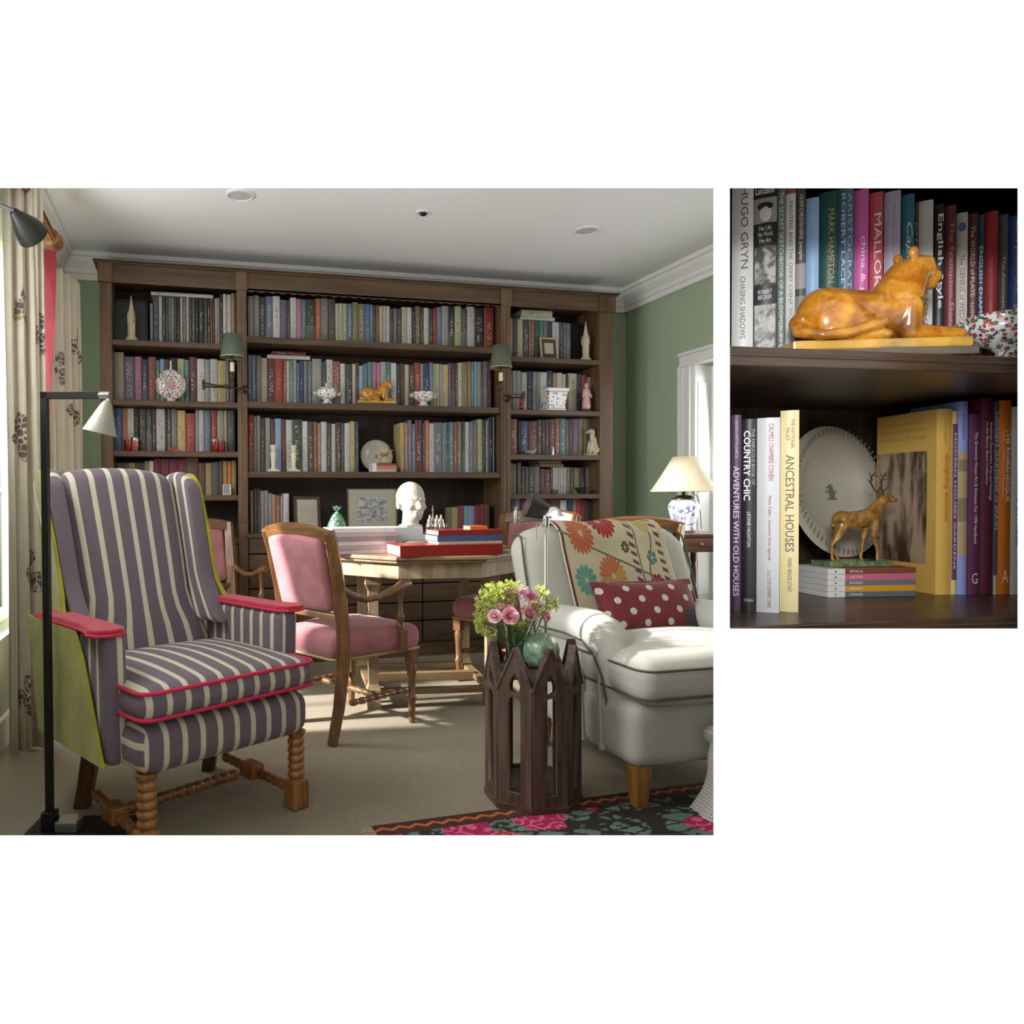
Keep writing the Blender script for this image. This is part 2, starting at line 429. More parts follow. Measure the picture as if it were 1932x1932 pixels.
# ------------------------------------------------------------------ bookcase
M_OAK = wood('bookcase_oak', '#4b3725', '#75593d', 3, 2, .5, .12)
M_OAKX = wood('bookcase_oak_shelf', '#443122', '#664e37', 3, 0, .5, .12)
M_BACK = wood('bookcase_back', '#2a1e17', '#3f2e23', 3, 2, .65, .1)
BX = dict(o0=-.503, i0=-.430, a0=.350, a1=.413, b0=2.214, b1=2.284, i1=3.002, o1=3.115)
SZ = [2.117, 1.738, 1.414, 1.129, .845]         # shelf tops in the two narrow bays
CZ = [onY(470, 634, YB).z, onY(470, 757, YB).z, onY(470, 889.5, YB).z, .875]
case = thing('bookcase', 'wall-wide oak bookcase in three bays filled with books', 'bookcase', (0, YB, 0))
def P(g, name, mat, **k): return g.build(name, mat, case, **k)
ZT = 2.605; ZF = 2.475
DEPB = YW-YB-.005
P(G().box(BX['o0'], 0, 0, BX['i0'], DEPB, ZT), 'side_panel', M_OAK, bevel=.003)
P(G().box(BX['i1'], 0, 0, BX['o1'], DEPB, ZT), 'side_panel', M_OAK, bevel=.003)
for a, b in (('a0', 'a1'), ('b0', 'b1')):
    P(G().box(BX[a]+.012, .004, 0, BX[b]-.012, DEPB, ZT), 'upright', M_OAK)
    g = G(); w = BX[b]-BX[a]
    g.box(BX[a], -.014, 0, BX[b], .012, ZF)
    for k in range(2): g.box(BX[a]+w*(.2+.36*k), -.019, .95, BX[a]+w*(.44+.36*k), -.013, ZF-.05)
    P(g, 'pilaster', M_OAK, bevel=.002)
P(G().box(BX['i0'], DEPB-.02, 0, BX['i1'], DEPB, ZT), 'back_panel', M_BACK)
P(G().box(BX['i0'], .01, ZT-.09, BX['i1'], DEPB-.02, ZT-.06), 'top_board', M_OAKX)
for s in SZ:
    P(G().box(BX['i0'], -.004, s-.036, BX['a0']+.012, DEPB-.02, s), 'shelf', M_OAKX, bevel=.004)
    P(G().box(BX['b1']-.012, -.004, s-.036, BX['i1'], DEPB-.02, s), 'shelf', M_OAKX, bevel=.004)
for s in CZ[:3]: P(G().box(BX['a1']-.012, .0, s-.042, BX['b0']+.012, DEPB-.02, s), 'shelf', M_OAKX, bevel=.004)
P(G().box(BX['a1']-.012, -.03, CZ[3]-.03, BX['b0']+.012, DEPB-.02, CZ[3]), 'counter_top', M_OAKX, bevel=.004)
# frieze with a scalloped valance over the middle bay
P(G().box(BX['o0'], -.008, ZF, BX['a0']+.004, .012, ZT-.02), 'frieze', M_OAKX)
P(G().box(BX['b1']-.004, -.008, ZF, BX['o1'], .012, ZT-.02), 'frieze', M_OAKX)
n = 26; x0, x1 = BX['a1']-.004, BX['b0']+.004
poly = [(x0, ZT-.02), (x0, ZF)]
for k in range(n):
    for j in range(1, 7):
        u = (k+j/6)/n; poly.append((x0+(x1-x0)*u, ZF-.012*abs(math.sin(PI*j/6))))
poly.append((x1, ZT-.02))
P(G().prism(poly, -.012, .008, Matrix(((1,0,0,0),(0,0,1,0),(0,1,0,0),(0,0,0,1)))), 'valance', M_OAKX)
P(G().box(BX['o0']-.004, -.012, ZF-.004, BX['o1']+.004, -.002, ZF+.008), 'frieze_bead', M_OAKX)
for a, b in (('o0', 'i0'), ('a0', 'a1'), ('b0', 'b1'), ('i1', 'o1')):
    P(G().box(BX[a]-.006, -.026, ZF-.006, BX[b]+.006, .012, ZT-.018), 'capital', M_OAK, bevel=.003)
g = G()
for k, (d, z0, z1) in enumerate(((.020, ZT-.020, ZT-.008), (.034, ZT-.008, ZT))): g.box(BX['o0']-d, -d-.012, z0, BX['o1']+d, DEPB*.9, z1)
P(g, 'cornice', M_OAKX, bevel=.003)
# cupboards and drawers under the counter
def front(x0, x1, z0, z1, kind):
    d = P(G().box(x0+.004, -.022, z0+.004, x1-.004, .002, z1-.004), kind, M_OAKX, bevel=.004)
    G().ball(((x0+x1)/2, -.036, (z0+z1)/2), .014, 10, 6).build('knob', M_OAK, d, smooth=True)
    return d
zz = [.10, .25, .38, .51, .63, .74, CZ[3]-.03]
for k in range(3):
    xa = BX['a1']+(BX['b0']-BX['a1'])*k/3; xb = BX['a1']+(BX['b0']-BX['a1'])*(k+1)/3
    for z0, z1 in zip(zz[:-1], zz[1:]): front(xa, xb, z0, z1, 'drawer')
for xa, xb in ((BX['i0'], BX['a0']), (BX['b1'], BX['i1'])):
    m = (xa+xb)/2; front(xa, m, .10, SZ[4]-.036, 'door'); front(m, xb, .10, SZ[4]-.036, 'door')
P(G().box(BX['o0']+.01, -.01, 0, BX['o1']-.01, .05, .10), 'plinth', M_OAKX)

# ------------------------------------------------------------------ books on the shelves
PAL = dict(w=('#d6d4ce','white'), c=('#cfc6a6','cream'), g=('#a9a9a6','light grey'), h=('#7a7a7c','mid grey'), d=('#515253','dark grey'),
    k=('#262629','black'), b=('#3d74b4','bright blue'), s=('#7483a2','slate blue'), l=('#93b8e2','pale blue'), n=('#38456e','navy'),
    t=('#5c9190','teal'), e=('#39493a','dark green'), v=('#8b8258','olive'), y=('#d5b562','yellow'), o=('#cf6a2c','orange'),
    r=('#ae2f1e','red'), m=('#6f2c38','maroon'), p=('#c9759b','pink'), i=('#75688f','lilac'), u=('#5f4238','brown'),
    a=('#b98a63','tan'), z=('#a4553f','terracotta'), f=('#b7bf84','pale green'), q=('#aaa08c','beige'), G=('#2c6a45','green'))
t = NT('book_cover'); t.set(.5)
oi = t.n('ShaderNodeObjectInfo'); co = t.coord('Object'); x_, y_, z_ = t.sep(co)
rnd = oi.outputs['Random']; r2 = t.math('FRACT', t.math('MULTIPLY', rnd, 17.37)); r3 = t.math('FRACT', t.math('MULTIPLY', rnd, 57.7)); r4 = t.math('FRACT', t.math('MULTIPLY', rnd, 131.3))
sepc = t.n('ShaderNodeSeparateColor'); t.l(oi.outputs['Color'], sepc.inputs[0])
lum = t.math('ADD', t.math('MULTIPLY', sepc.outputs[0], .35), t.math('MULTIPLY', sepc.outputs[1], .65))
ink = t.mix(t.step(lum, .22, .30), t.mix(t.step(r3, .45, .55), lin('#d9d4c4'), lin('#c9a24e')), t.mix(t.step(r3, .45, .55), lin('#2b2826'), lin('#6b2a26')))
tv = t.comb(t.math('ADD', t.math('MULTIPLY', x_, 2.4), t.math('MULTIPLY', rnd, 91)), t.math('MULTIPLY', y_, .0), t.math('MULTIPLY', z_, 34))
tn = t.noise(tv, 1.0, 2, .6)
lo = t.math('ADD', t.math('MULTIPLY', r2, .25), .08); hi = t.math('ADD', t.math('MULTIPLY', r4, .3), .6)
band = t.math('MULTIPLY', t.math('GREATER_THAN', z_, lo), t.math('LESS_THAN', z_, hi))
inx = t.math('LESS_THAN', t.math('ABSOLUTE', t.math('SUBTRACT', x_, .5)), .24)
mask = t.math('MULTIPLY', t.math('MULTIPLY', band, inx), t.math('GREATER_THAN', tn, .56))
# a printed panel on some jackets
pan = t.math('MULTIPLY', t.math('GREATER_THAN', r4, .62), t.math('LESS_THAN', z_, t.math('MULTIPLY', r2, .45)))
pcol = t.mix(t.noise(t.comb(t.math('ADD', x_, t.math('MULTIPLY', rnd, 40)), 0.0, t.math('MULTIPLY', z_, 9)), 2.2, 3), oi.outputs['Color'], t.mix(r2, lin('#3b3a3c'), lin('#8d8577')))
wear = t.noise(t.comb(t.math('MULTIPLY', x_, 2), y_, t.math('ADD', t.math('MULTIPLY', z_, 5), t.math('MULTIPLY', rnd, 77))), 2.0, 3)
body = t.mix(t.math('MULTIPLY', pan, .65), t.mix(t.math('MULTIPLY', wear, .22), oi.outputs['Color'], t.mix(.5, oi.outputs['Color'], lin('#6f6a60'))), pcol)
t.base(t.mix(t.math('MULTIPLY', mask, .55), body, ink)); M_BOOK = t.m
M_PAGES = plain('book_pages', '#d8d0bb', .9, var=.06, vscale=40)
def unit_book():                                # 1 wide, 1 deep, 1 tall, rounded spine to -Y
    g = G(); pts = [(0, 0.02), (.12, -.006), (.5, -.018), (.88, -.006), (1, .02)]
    out = pts + [(1, 1), (.9, 1), (.9, .10), (.1, .10), (.1, 1), (0, 1)]
    n = len(out)
    g.add([(x, y, 0) for x, y in out]+[(x, y, 1) for x, y in out], [(i, (i+1) % n, n+(i+1) % n, n+i) for i in range(n)])
    # top and bottom rims of the case (spine strip and two boards)
    for z, o in ((0, 0), (1, n)):
        g.f += [tuple(o+i for i in (0, 1, 2, 3, 4, 7, 8)), tuple(o+i for i in (4, 5, 6, 7)), tuple(o+i for i in (8, 9, 10, 0))]; g.mi += [0]*3; g.uv += [None]*3
    g.box(.1, .1, .015, .9, .97, .985, mi=1)
    me = g.mesh('book'); bm = bmesh.new(); bm.from_mesh(me); bmesh.ops.recalc_face_normals(bm, faces=bm.faces); bm.to_mesh(me); bm.free()
    me.materials.append(M_BOOK); me.materials.append(M_PAGES); return me
BOOK = unit_book()
ONES = ['first','second','third','fourth','fifth','sixth','seventh','eighth','ninth','tenth','eleventh','twelfth','thirteenth','fourteenth','fifteenth','sixteenth','seventeenth','eighteenth','nineteenth']
def ordinal(n):
    if n < 20: return ONES[n-1]
    t_, o_ = divmod(n, 10); base = {2: 'twent', 3: 'thirt', 4: 'fort', 5: 'fift'}[t_]
    return base+'ieth' if o_ == 0 else base+'y-'+ONES[o_-1]
YS = YB+.105
BOOK_GAIN = 0.72
def put_book(x0, x1, z0, z1, col, label, group, depth=.19, Y=None, rz=0.0):
    o = link('book', BOOK); o.location = (x0, YS if Y is None else Y, z0); o.scale = (x1-x0, depth, z1-z0); o.rotation_euler = (0, 0, rz)
    c = lin(PAL[col][0]); j = random.uniform(.86, 1.1); y_ = .3*c[0]+.6*c[1]+.1*c[2]; o.color = tuple(min(1, (v*.8+y_*.2)*j*BOOK_GAIN) for v in c)+(1,)
    return tag(o, label, 'book', group)
def lie_book(x0, x1, z0, z1, col, label, group, depth=.19, Y=None): # lying flat, spine towards the room
    o = link('book', BOOK); o.rotation_euler = (0, PI/2, 0)
    o.location = (x0, YS if Y is None else Y, z1); o.scale = (z1-z0, depth, x1-x0)
    c = lin(PAL[col][0]); o.color = tuple(min(1, v*BOOK_GAIN) for v in c)+(1,)
    return tag(o, label, 'book', group)
ROWS = [ # bay, shelf word, shelf z, zoom origin x, y, scale, start, books "right edge, top, colour"
 ('L', 'top', SZ[0], 205, 535, 7.728, 598, '645,290,s 728,175,d 780,190,w 830,200,e 870,205,d 900,205,h 955,205,h 990,210,d 1040,210,k 1078,205,c 1130,210,i 1170,200,c 1210,200,u 1260,210,d 1310,210,k 1390,210,k 1440,215,e 1480,215,k 1510,220,z 1550,225,m 1585,220,c 1620,210,g 1665,150,k 1725,155,w 1788,160,w 1840,140,a 1866,140,u'),
 ('L', 'second', SZ[1], 205, 650, 7.728, 75, '220,115,q 375,180,i 480,180,p 570,220,n 690,185,z 745,230,t 815,215,l 885,220,u 1000,205,k 1100,210,f 1175,225,t 1285,185,m 1400,210,w 1480,220,g 1590,215,w 1715,240,y 1755,215,s 1840,215,m'),
 ('L', 'third', SZ[2], 205, 755, 7.728, 68, '195,90,b 265,110,o 370,110,w 440,95,k 545,90,d 630,95,d 690,125,m 820,115,w 850,120,k 910,120,d 1000,120,h 1120,150,y 1265,190,r 1310,130,g 1390,135,w 1490,140,s 1580,140,r 1685,135,q 1725,140,c 1840,135,d'),
 ('C', 'top', CZ[0], 460, 545, 8.05, 60, '145,110,g 235,100,g 330,125,d 440,115,s 552,115,w 655,170,i 705,180,d 800,135,w 875,155,p 945,165,t 1090,165,e 1170,150,o 1285,150,h 1390,160,d 1440,225,c 1505,220,c 1568,225,f 1650,225,s 1740,205,v 1840,230,v 1920,235,b'),
 ('C', 'top', CZ[0], 695, 555, 7.728, 26, '70,155,t 105,165,d 160,165,z 215,175,c 260,170,c 318,175,w 365,210,d 420,210,h 490,215,d 570,190,c 640,195,w 685,200,k 755,180,v 810,195,u 885,200,w 945,215,e 1000,205,r 1075,190,s 1170,175,g 1260,180,k 1355,180,f 1440,215,d 1552,185,w 1690,205,k 1835,195,r'),
 ('C', 'second', CZ[1], 460, 655, 8.05, 60, '115,120,s 185,120,s 260,130,h 355,165,c 475,180,m 600,180,r 640,185,z 700,205,c 750,195,t 800,195,g 850,235,i 905,210,n 970,210,s 1040,215,h 1180,180,g 1255,220,d 1355,190,w 1465,220,z 1540,250,w 1650,260,d 1705,255,c 1750,240,u 1810,285,l 1880,260,t 1932,230,t'),
 ('C', 'second', CZ[1], 695, 665, 7.728, 6, '60,140,t 120,145,p 180,150,p 260,140,g 330,140,t 415,155,w 465,175,e 530,165,u 592,180,c 680,185,u 765,150,r 800,165,g 890,165,n 950,150,s 985,165,f 1040,165,f 1095,170,g 1170,180,y 1215,160,i 1265,155,m 1310,165,d 1370,150,c 1450,145,v 1500,135,a 1545,140,t 1590,135,l 1650,140,q 1675,145,m 1745,130,s 1800,150,m'),
 ('C', 'third', CZ[2], 460, 770, 8.05, 65, '150,105,r 195,125,g 250,115,g 325,150,d 400,150,g 475,165,u 575,160,l 640,170,m 735,180,w 890,175,e 970,200,w 1055,205,d 1120,210,z 1175,230,a 1262,210,w 1330,230,d 1395,240,w 1475,215,u 1530,225,d 1615,230,w 1690,200,y 1745,210,n'),
 ('C', 'third', CZ[2], 695, 775, 7.728, 465, '525,175,y 580,180,a 630,140,s 690,190,i 790,140,m 830,180,d 890,145,o 960,185,w 1075,170,h 1120,180,t 1140,170,g 1180,170,n 1240,165,t 1295,165,z 1365,160,v 1410,155,e 1470,165,w 1530,165,s 1600,190,v 1670,125,c 1715,135,e 1750,140,c 1820,110,n 1840,90,g'),
 ('C', 'lowest', CZ[3], 460, 895, 8.05, 90, '150,245,v 200,220,d 250,220,d 310,250,g 370,245,g 425,285,g 485,305,a 555,315,z 600,335,g 690,290,w'),
 ('R', 'top', SZ[0], 955, 575, 10.168, 65, '130,270,g 210,255,e 320,280,c 440,300,d 475,310,a 555,310,z 650,310,G 720,315,t 800,320,h 890,335,n 1030,335,w 1100,345,d 1150,345,i 1245,360,h'),
 ('R', 'second', SZ[1], 955, 690, 10.168, 75, '120,90,h 185,95,g 295,100,g 400,130,w 515,110,n 580,120,g 650,120,g 790,125,w 900,100,n 975,140,a 1085,140,c 1150,165,c 1195,185,e 1370,150,c 1450,170,n 1560,180,r 1645,220,q 1760,95,r 1800,90,a'),
 ('R', 'third', SZ[2], 955, 780, 10.168, 80, '225,110,z 268,140,k 430,150,n 600,150,m 680,120,u 750,120,u 830,120,u 940,110,m 1040,100,z 1150,100,t 1210,115,h 1290,110,u 1400,105,i 1500,85,v 1600,80,v 1690,80,u'),
 ('R', 'fourth', SZ[3], 955, 865, 10.168, 85, '130,90,v 200,100,v 290,80,d 360,150,u 430,160,d 540,160,d 650,160,h 740,200,u 850,210,m 900,180,u 950,170,w 1000,170,w 1050,170,w 1105,170,w 1160,170,w 1230,170,v 1310,170,u 1420,180,v 1540,175,u 1650,165,v 1770,170,v'),
]
BAY = dict(L='curtain-side bay', C='wide middle bay', R='door-side bay')
WHERE = dict(L=BAY['L'], C=BAY['C'], R=BAY['R'])
count = {}; TOPS = []
CAP = {('L', 'top'): .375, ('L', 'second'): SZ[0]-.036-SZ[1]-.006, ('L', 'third'): SZ[1]-.036-SZ[2]-.006, ('C', 'top'): .36, ('C', 'second'): CZ[0]-.042-CZ[1]-.006, ('C', 'third'): CZ[1]-.042-CZ[2]-.006, ('C', 'lowest'): .33}
for w_ in ('top', 'second', 'third'): CAP[('R', w_)] = CAP[('L', w_)]
CAP[('R', 'fourth')] = SZ[2]-.036-SZ[3]-.006
for bay, word, sz, ox, oy, sc, start, txt in ROWS:
    Y = YS if word not in ('fourth',) else YS+.04
    x = onY(ox+start/sc, oy+300/sc, Y).x
    for e in txt.split():
        xr, yt, c = e.split(','); X = onY(ox+float(xr)/sc, oy+300/sc, Y).x; zt = onY(ox+float(xr)/sc, oy+float(yt)/sc, Y).z
        k = count[(bay, word)] = count.get((bay, word), 0)+1
        zt = min(zt, sz+CAP[(bay, word)]); h = zt-sz; TOPS.append((x, X, zt, sz)); w = X-x-.0012
        size = 'tall ' if h > .29 else ('small ' if h < .22 else ''); fat = 'slim ' if w < .024 else ('thick ' if w > .05 else '')
        lab = f"{fat or size}{PAL[c][1]} book, {ordinal(k)} from the window end, {word} shelf, {BAY[bay]}"
        put_book(x+.0006, X-.0006, sz+.001, zt, c, lab, f'books on the {word} shelf of the {BAY[bay]}', random.uniform(.165, .195), Y+random.uniform(0, .006))
        x = X
def lie_px(x0, x1, y0, y1, c, lab, grp, Y=None, zb=None):
    Y = YS if Y is None else Y
    a = onY(x0, y1, Y); b = onY(x1, y1, Y); top = onY(x0, y0, Y)
    z0 = max(q[2] for q in TOPS if q[0] < b.x-.004 and q[1] > a.x+.004 and abs(q[3]-zb) < .02)+.0008
    TOPS.append((a.x, b.x, z0+(top.z-a.z), zb))
    return lie_book(a.x, b.x, z0, z0+(top.z-a.z), c, lab, grp, .18, Y)
LYING = 'books lying flat on top of the rows'
lie_px(285, 402, 547.5, 554.5, 'w', 'long thin white book lying flat atop the curtain-side bay, top shelf', LYING, zb=SZ[0])
lie_px(504, 585, 669.5, 677, 'w', 'thin white book lying flat under a red one, wide middle bay', LYING, zb=CZ[1])
lie_px(513, 577, 662, 669, 'm', 'dark red book lying flat above the thin white one, middle bay', LYING, zb=CZ[1])
lie_px(980.5, 1046.5, 598.6, 605.5, 'w', 'white book lying flat below a cream one, door-side bay', LYING, zb=SZ[0])
lie_px(983, 1042, 586, 598, 'c', 'thick cream book lying flat at the top of the door-side bay', LYING, zb=SZ[0])
lie_px(1018, 1063, 874, 881, 'v', 'olive book lying flat on the old volumes, lower of two, door-side bay', LYING, YS+.04, SZ[3])
lie_px(1017, 1059, 868, 874, 'v', 'olive book lying flat on the old volumes, upper of two, door-side bay', LYING, YS+.04, SZ[3])
# the half-hidden old volumes on the low shelves: more than can be told apart
g = G(); cols = []
def old(bay_z, ox, oy, sc, start, txt, zcap=None):
    x = onY(ox+start/sc, oy+300/sc, YS).x
    for e in txt.split():
        xr, yt, c = e.split(','); X = onY(ox+float(xr)/sc, oy+300/sc, YS).x; zt = onY(ox+float(xr)/sc, oy+float(yt)/sc, YS).z
        m = T(x+.0006, YS, bay_z+.001) @ Matrix.Diagonal((X-x-.0012, .16, zt-bay_z, 1))
        n0 = len(g.f); pts = [(0, .02), (.12, -.006), (.5, -.018), (.88, -.006), (1, .02), (1, 1), (0, 1)]
        g.prism(pts, 0, 1, m); cols.extend([c]*(len(g.f)-n0)); x = X
old(SZ[3], 190, 740, 6.662, 170, '260,890,u 340,890,d 430,890,v 500,890,u 540,890,d 600,870,v 660,865,c 740,840,m 850,840,m 960,840,m 1070,840,m 1220,820,u 1310,890,u 1390,890,v 1480,880,d 1530,870,u 1590,865,v 1640,870,o 1700,860,v')
old(SZ[4], 955, 865, 10.168, 90, '150,765,d 260,768,s 390,800,m 480,800,m 620,790,d 780,785,u 1040,790,u 1160,800,w 1275,768,n 1350,770,v 1430,770,r 1540,800,m 1610,810,e 1700,790,k 1780,790,d')
old(CZ[3], 600, 880, 5.084, 1290, '1340,395,v 1400,385,m 1440,380,t 1500,380,s 1560,385,m 1600,370,m 1650,365,u')
used = sorted(set(cols)); mats = []
for c in used: mats.append(plain('old_binding_'+PAL[c][1].replace(' ', '_'), PAL[c][0], .55, var=.25, vscale=30))
g.mi = [used.index(c) for c in cols]
o = g.build('old_books', mats, None); tag(o, 'half-hidden old volumes on the low shelves behind the chairs', 'books', None, 'stuff')
# ------------------------------------------------------------------ soft shapes and stripes
def softbox(g, c, h, r, n=6, puff=0.0, M=None, deform=None, uvf=None, mi=0):
    def ts(k):
        a = h[k]; rr = min(r, a*.999); core = a-rr; e = [-a, -a+rr*.3, -a+rr*.62, -a+rr]
        mid = [-core+2*core*i/n for i in range(1, n)] if core > 1e-4 else []
        return e + mid + [-x for x in e[::-1]] if core > 1e-4 else e + [-x for x in e[::-1]][1:]
    tx, ty, tz = ts(0), ts(1), ts(2)
    def place(q):
        rr = [min(r, h[k]*.999) for k in range(3)]
        core = [max(-(h[k]-rr[k]), min(h[k]-rr[k], q[k])) for k in range(3)]
        d = Vector([(q[k]-core[k])/rr[k] for k in range(3)])
        if d.length > 1e-9:
            m = max(abs(v) for v in d); d = d.normalized()*m if m < 1 else d.normalized()
        p = Vector([core[k]+d[k]*rr[k] for k in range(3)])
        if puff: p.z += puff*(q[2]/h[2])*max(0, 1-(q[0]/h[0])**2)*max(0, 1-(q[1]/h[1])**2)
        return p
    for ax in range(3):
        A, B = [(ty, tz), (tz, tx), (tx, ty)][ax]
        for sg in (-1, 1):
            vs = []; uv = []
            for b in B:
                for a in A:
                    q = [0, 0, 0]; q[ax] = sg*h[ax]; q[(ax+1) % 3] = a; q[(ax+2) % 3] = b
                    p = place(q)+Vector(c); uv.append(uvf(p, ax, sg) if uvf else (p.x, p.y+p.z))
                    if deform: p = Vector(deform(p))
                    vs.append(p)
            W = len(A); fs = [(j*W+i, j*W+i+1, (j+1)*W+i+1, (j+1)*W+i) for j in range(len(B)-1) for i in range(W-1)]
            if sg < 0: fs = [f[::-1] for f in fs]
            g.add(vs, fs, M, uv, mi)
    return g
def soft(name, mat, parent, c, h, r, **k):
    sub = k.pop('sub', 0); return softbox(G(), c, h, r, **k).build(name, mat, parent, smooth=True, weld=True, angle=180, sub=sub)
t = NT('striped_linen'); t.set(.85, sheen=.15)
uvn = t.n('ShaderNodeUVMap'); ux, uy, _ = t.sep(uvn.outputs[0])
fr_ = t.math('FRACT', t.math('ADD', t.math('DIVIDE', ux, .0635), .34))
st = t.math('SUBTRACT', 1.0, t.step(t.math('ABSOLUTE', t.math('SUBTRACT', fr_, .5)), .135, .16))
lin1 = t.math('LESS_THAN', t.math('ABSOLUTE', t.math('SUBTRACT', t.math('ABSOLUTE', t.math('SUBTRACT', fr_, .5)), .175)), .012)
nz = t.noise(t.coord(), 260, 2)
pur = t.mix(nz, lin('#594a51'), lin('#70616a')); cre = t.mix(nz, lin('#aea68f'), lin('#cac3ad'))
t.base(t.mix(st, pur, cre)); t.bump(nz, .2, .002); M_STRIPE = t.m
M_LIME = velvet('lime_velvet', '#8f8a1c'); M_RED = velvet('crimson_velvet', '#a5142f'); M_PIPE = plain('crimson_piping', '#b81c40', .7, var=.05)
M_OLDOAK = wood('honey_turned_oak', '#6b3f1c', '#a5713a', 8, 2, .35, .1, coat=.3)
M_DKLEG = wood('dark_leg_oak', '#3f2716', '#6b4526', 8, 2, .4, .1)
def bobbin(L, r, n, z0=0.0, lo=.72):
    pr = []
    for i in range(n*6+1):
        a = i/(n*6); pr.append((r*(lo+(1-lo)*abs(math.sin(PI*n*a))**.7), z0+L*a))
    return pr

# ------------------------------------------------------------------ striped wing chair
wc = thing('wing_chair', 'purple and cream striped wing chair with lime sides and crimson piping', 'armchair', (.150, 2.395, 0), math.radians(30))
for sx in (-1, 1):
    g = G(); g.cbox(sx*.288, .035, .052, .068, .068, .104); 
    l = g.build('leg', M_OLDOAK, wc, bevel=.008)
    G().lathe([(.031, .10)]+bobbin(.145, .031, 5, .108)+[(.028, .258), (.036, .275)], 20, T(sx*.288, .035, 0)).build('bobbin', M_OLDOAK, l, smooth=True, angle=60)
    G().tube([(sx*.25, .50, .30), (sx*.252, .515, .20), (sx*.258, .55, .08), (sx*.262, .575, 0)], [.042, .040, .036, .036], 4, RZ(0)).build('leg', M_DKLEG, wc, bevel=.004)
    G().lathe(bobbin(.40, .019, 11), 12, along((sx*.288, .06, .062), (sx*.258, .535, .085))).build('stretcher', M_OLDOAK, wc, smooth=True, angle=60)
G().lathe(bobbin(.44, .020, 12), 12, along((-.235, .285, .073), (.235, .285, .073))).build('stretcher', M_OLDOAK, wc, smooth=True, angle=60)
for sx in (-1, 1): G().cbox(sx*.272, .285, .073, .06, .085, .056).build('stretcher_block', M_OLDOAK, wc, bevel=.006)
soft('seat_rail', M_STRIPE, wc, (0, .285, .345), (.325, .295, .078), .055, n=8, puff=0, uvf=lambda p, ax, sg: (p.x, p.z) if ax == 1 else ((p.x, p.y) if ax == 2 else (p.z*.9, p.y)))
cush = soft('seat_cushion', M_STRIPE, wc, (0, .275, .487), (.335, .31, .052), .05, n=10, puff=.03)
def rrect(hx, hy, r, z, cx=0, cy=0, k=5):
    pts = []
    for qx, qy, a0 in ((1, 1, 0), (-1, 1, 90), (-1, -1, 180), (1, -1, 270)):
        for i in range(k+1):
            a = math.radians(a0+90*i/k); pts.append((cx+qx*(hx-r)+r*math.cos(a), cy+qy*(hy-r)+r*math.sin(a), z))
    return pts+[pts[0], pts[1]]
for z in (.449, .528): G().tube(rrect(.332, .307, .05, z, 0, .275), .0065, 8, cap=False).build('piping', M_PIPE, cush, smooth=True)
def back_def(p):                                # upright slab -> reclined, arched back
    z = p.z; k = (z-.46)/.76
    w = 1.0 + .12*k + .32*max(0, min(1, (.70-z)/.12)); top = 1-.06*abs(p.x/.235)**3 if z > .9 else 1
    zz = .46+(z-.46)*(1+(top-1)*max(0, (k-.55)/.45))
    bow = -.018*(1-(p.x/.235)**2)
    return (p.x*w, p.y+.20*k+.03*k*k+bow, zz)
soft('backrest', M_STRIPE, wc, (0, .62, .80), (.222, .055, .43), .05, n=12, deform=back_def, uvf=lambda p, ax, sg: (p.x, p.z))
def wing_def(sx):
    def f(p):
        z = p.z; t_ = p.y+.5                     # 0 front .. 1 back
        top = .06*max(0, (.5-t_)/.5)**2.4 + .02*max(0, (t_-.6)/.4)**2
        if z > .95: z = z - top*(z-.95)/.26
        k = max(0, (z-.46)/.76)
        back = .62+.20*k+.03*k*k+.035
        fwd = .150 + (.09*((.80-z)/.20)**1.3 if z < .80 else 0)
        return (sx*(.238+.022*k+.030*(1-t_))+p.x, back-(1-t_)*fwd, z)
    return f
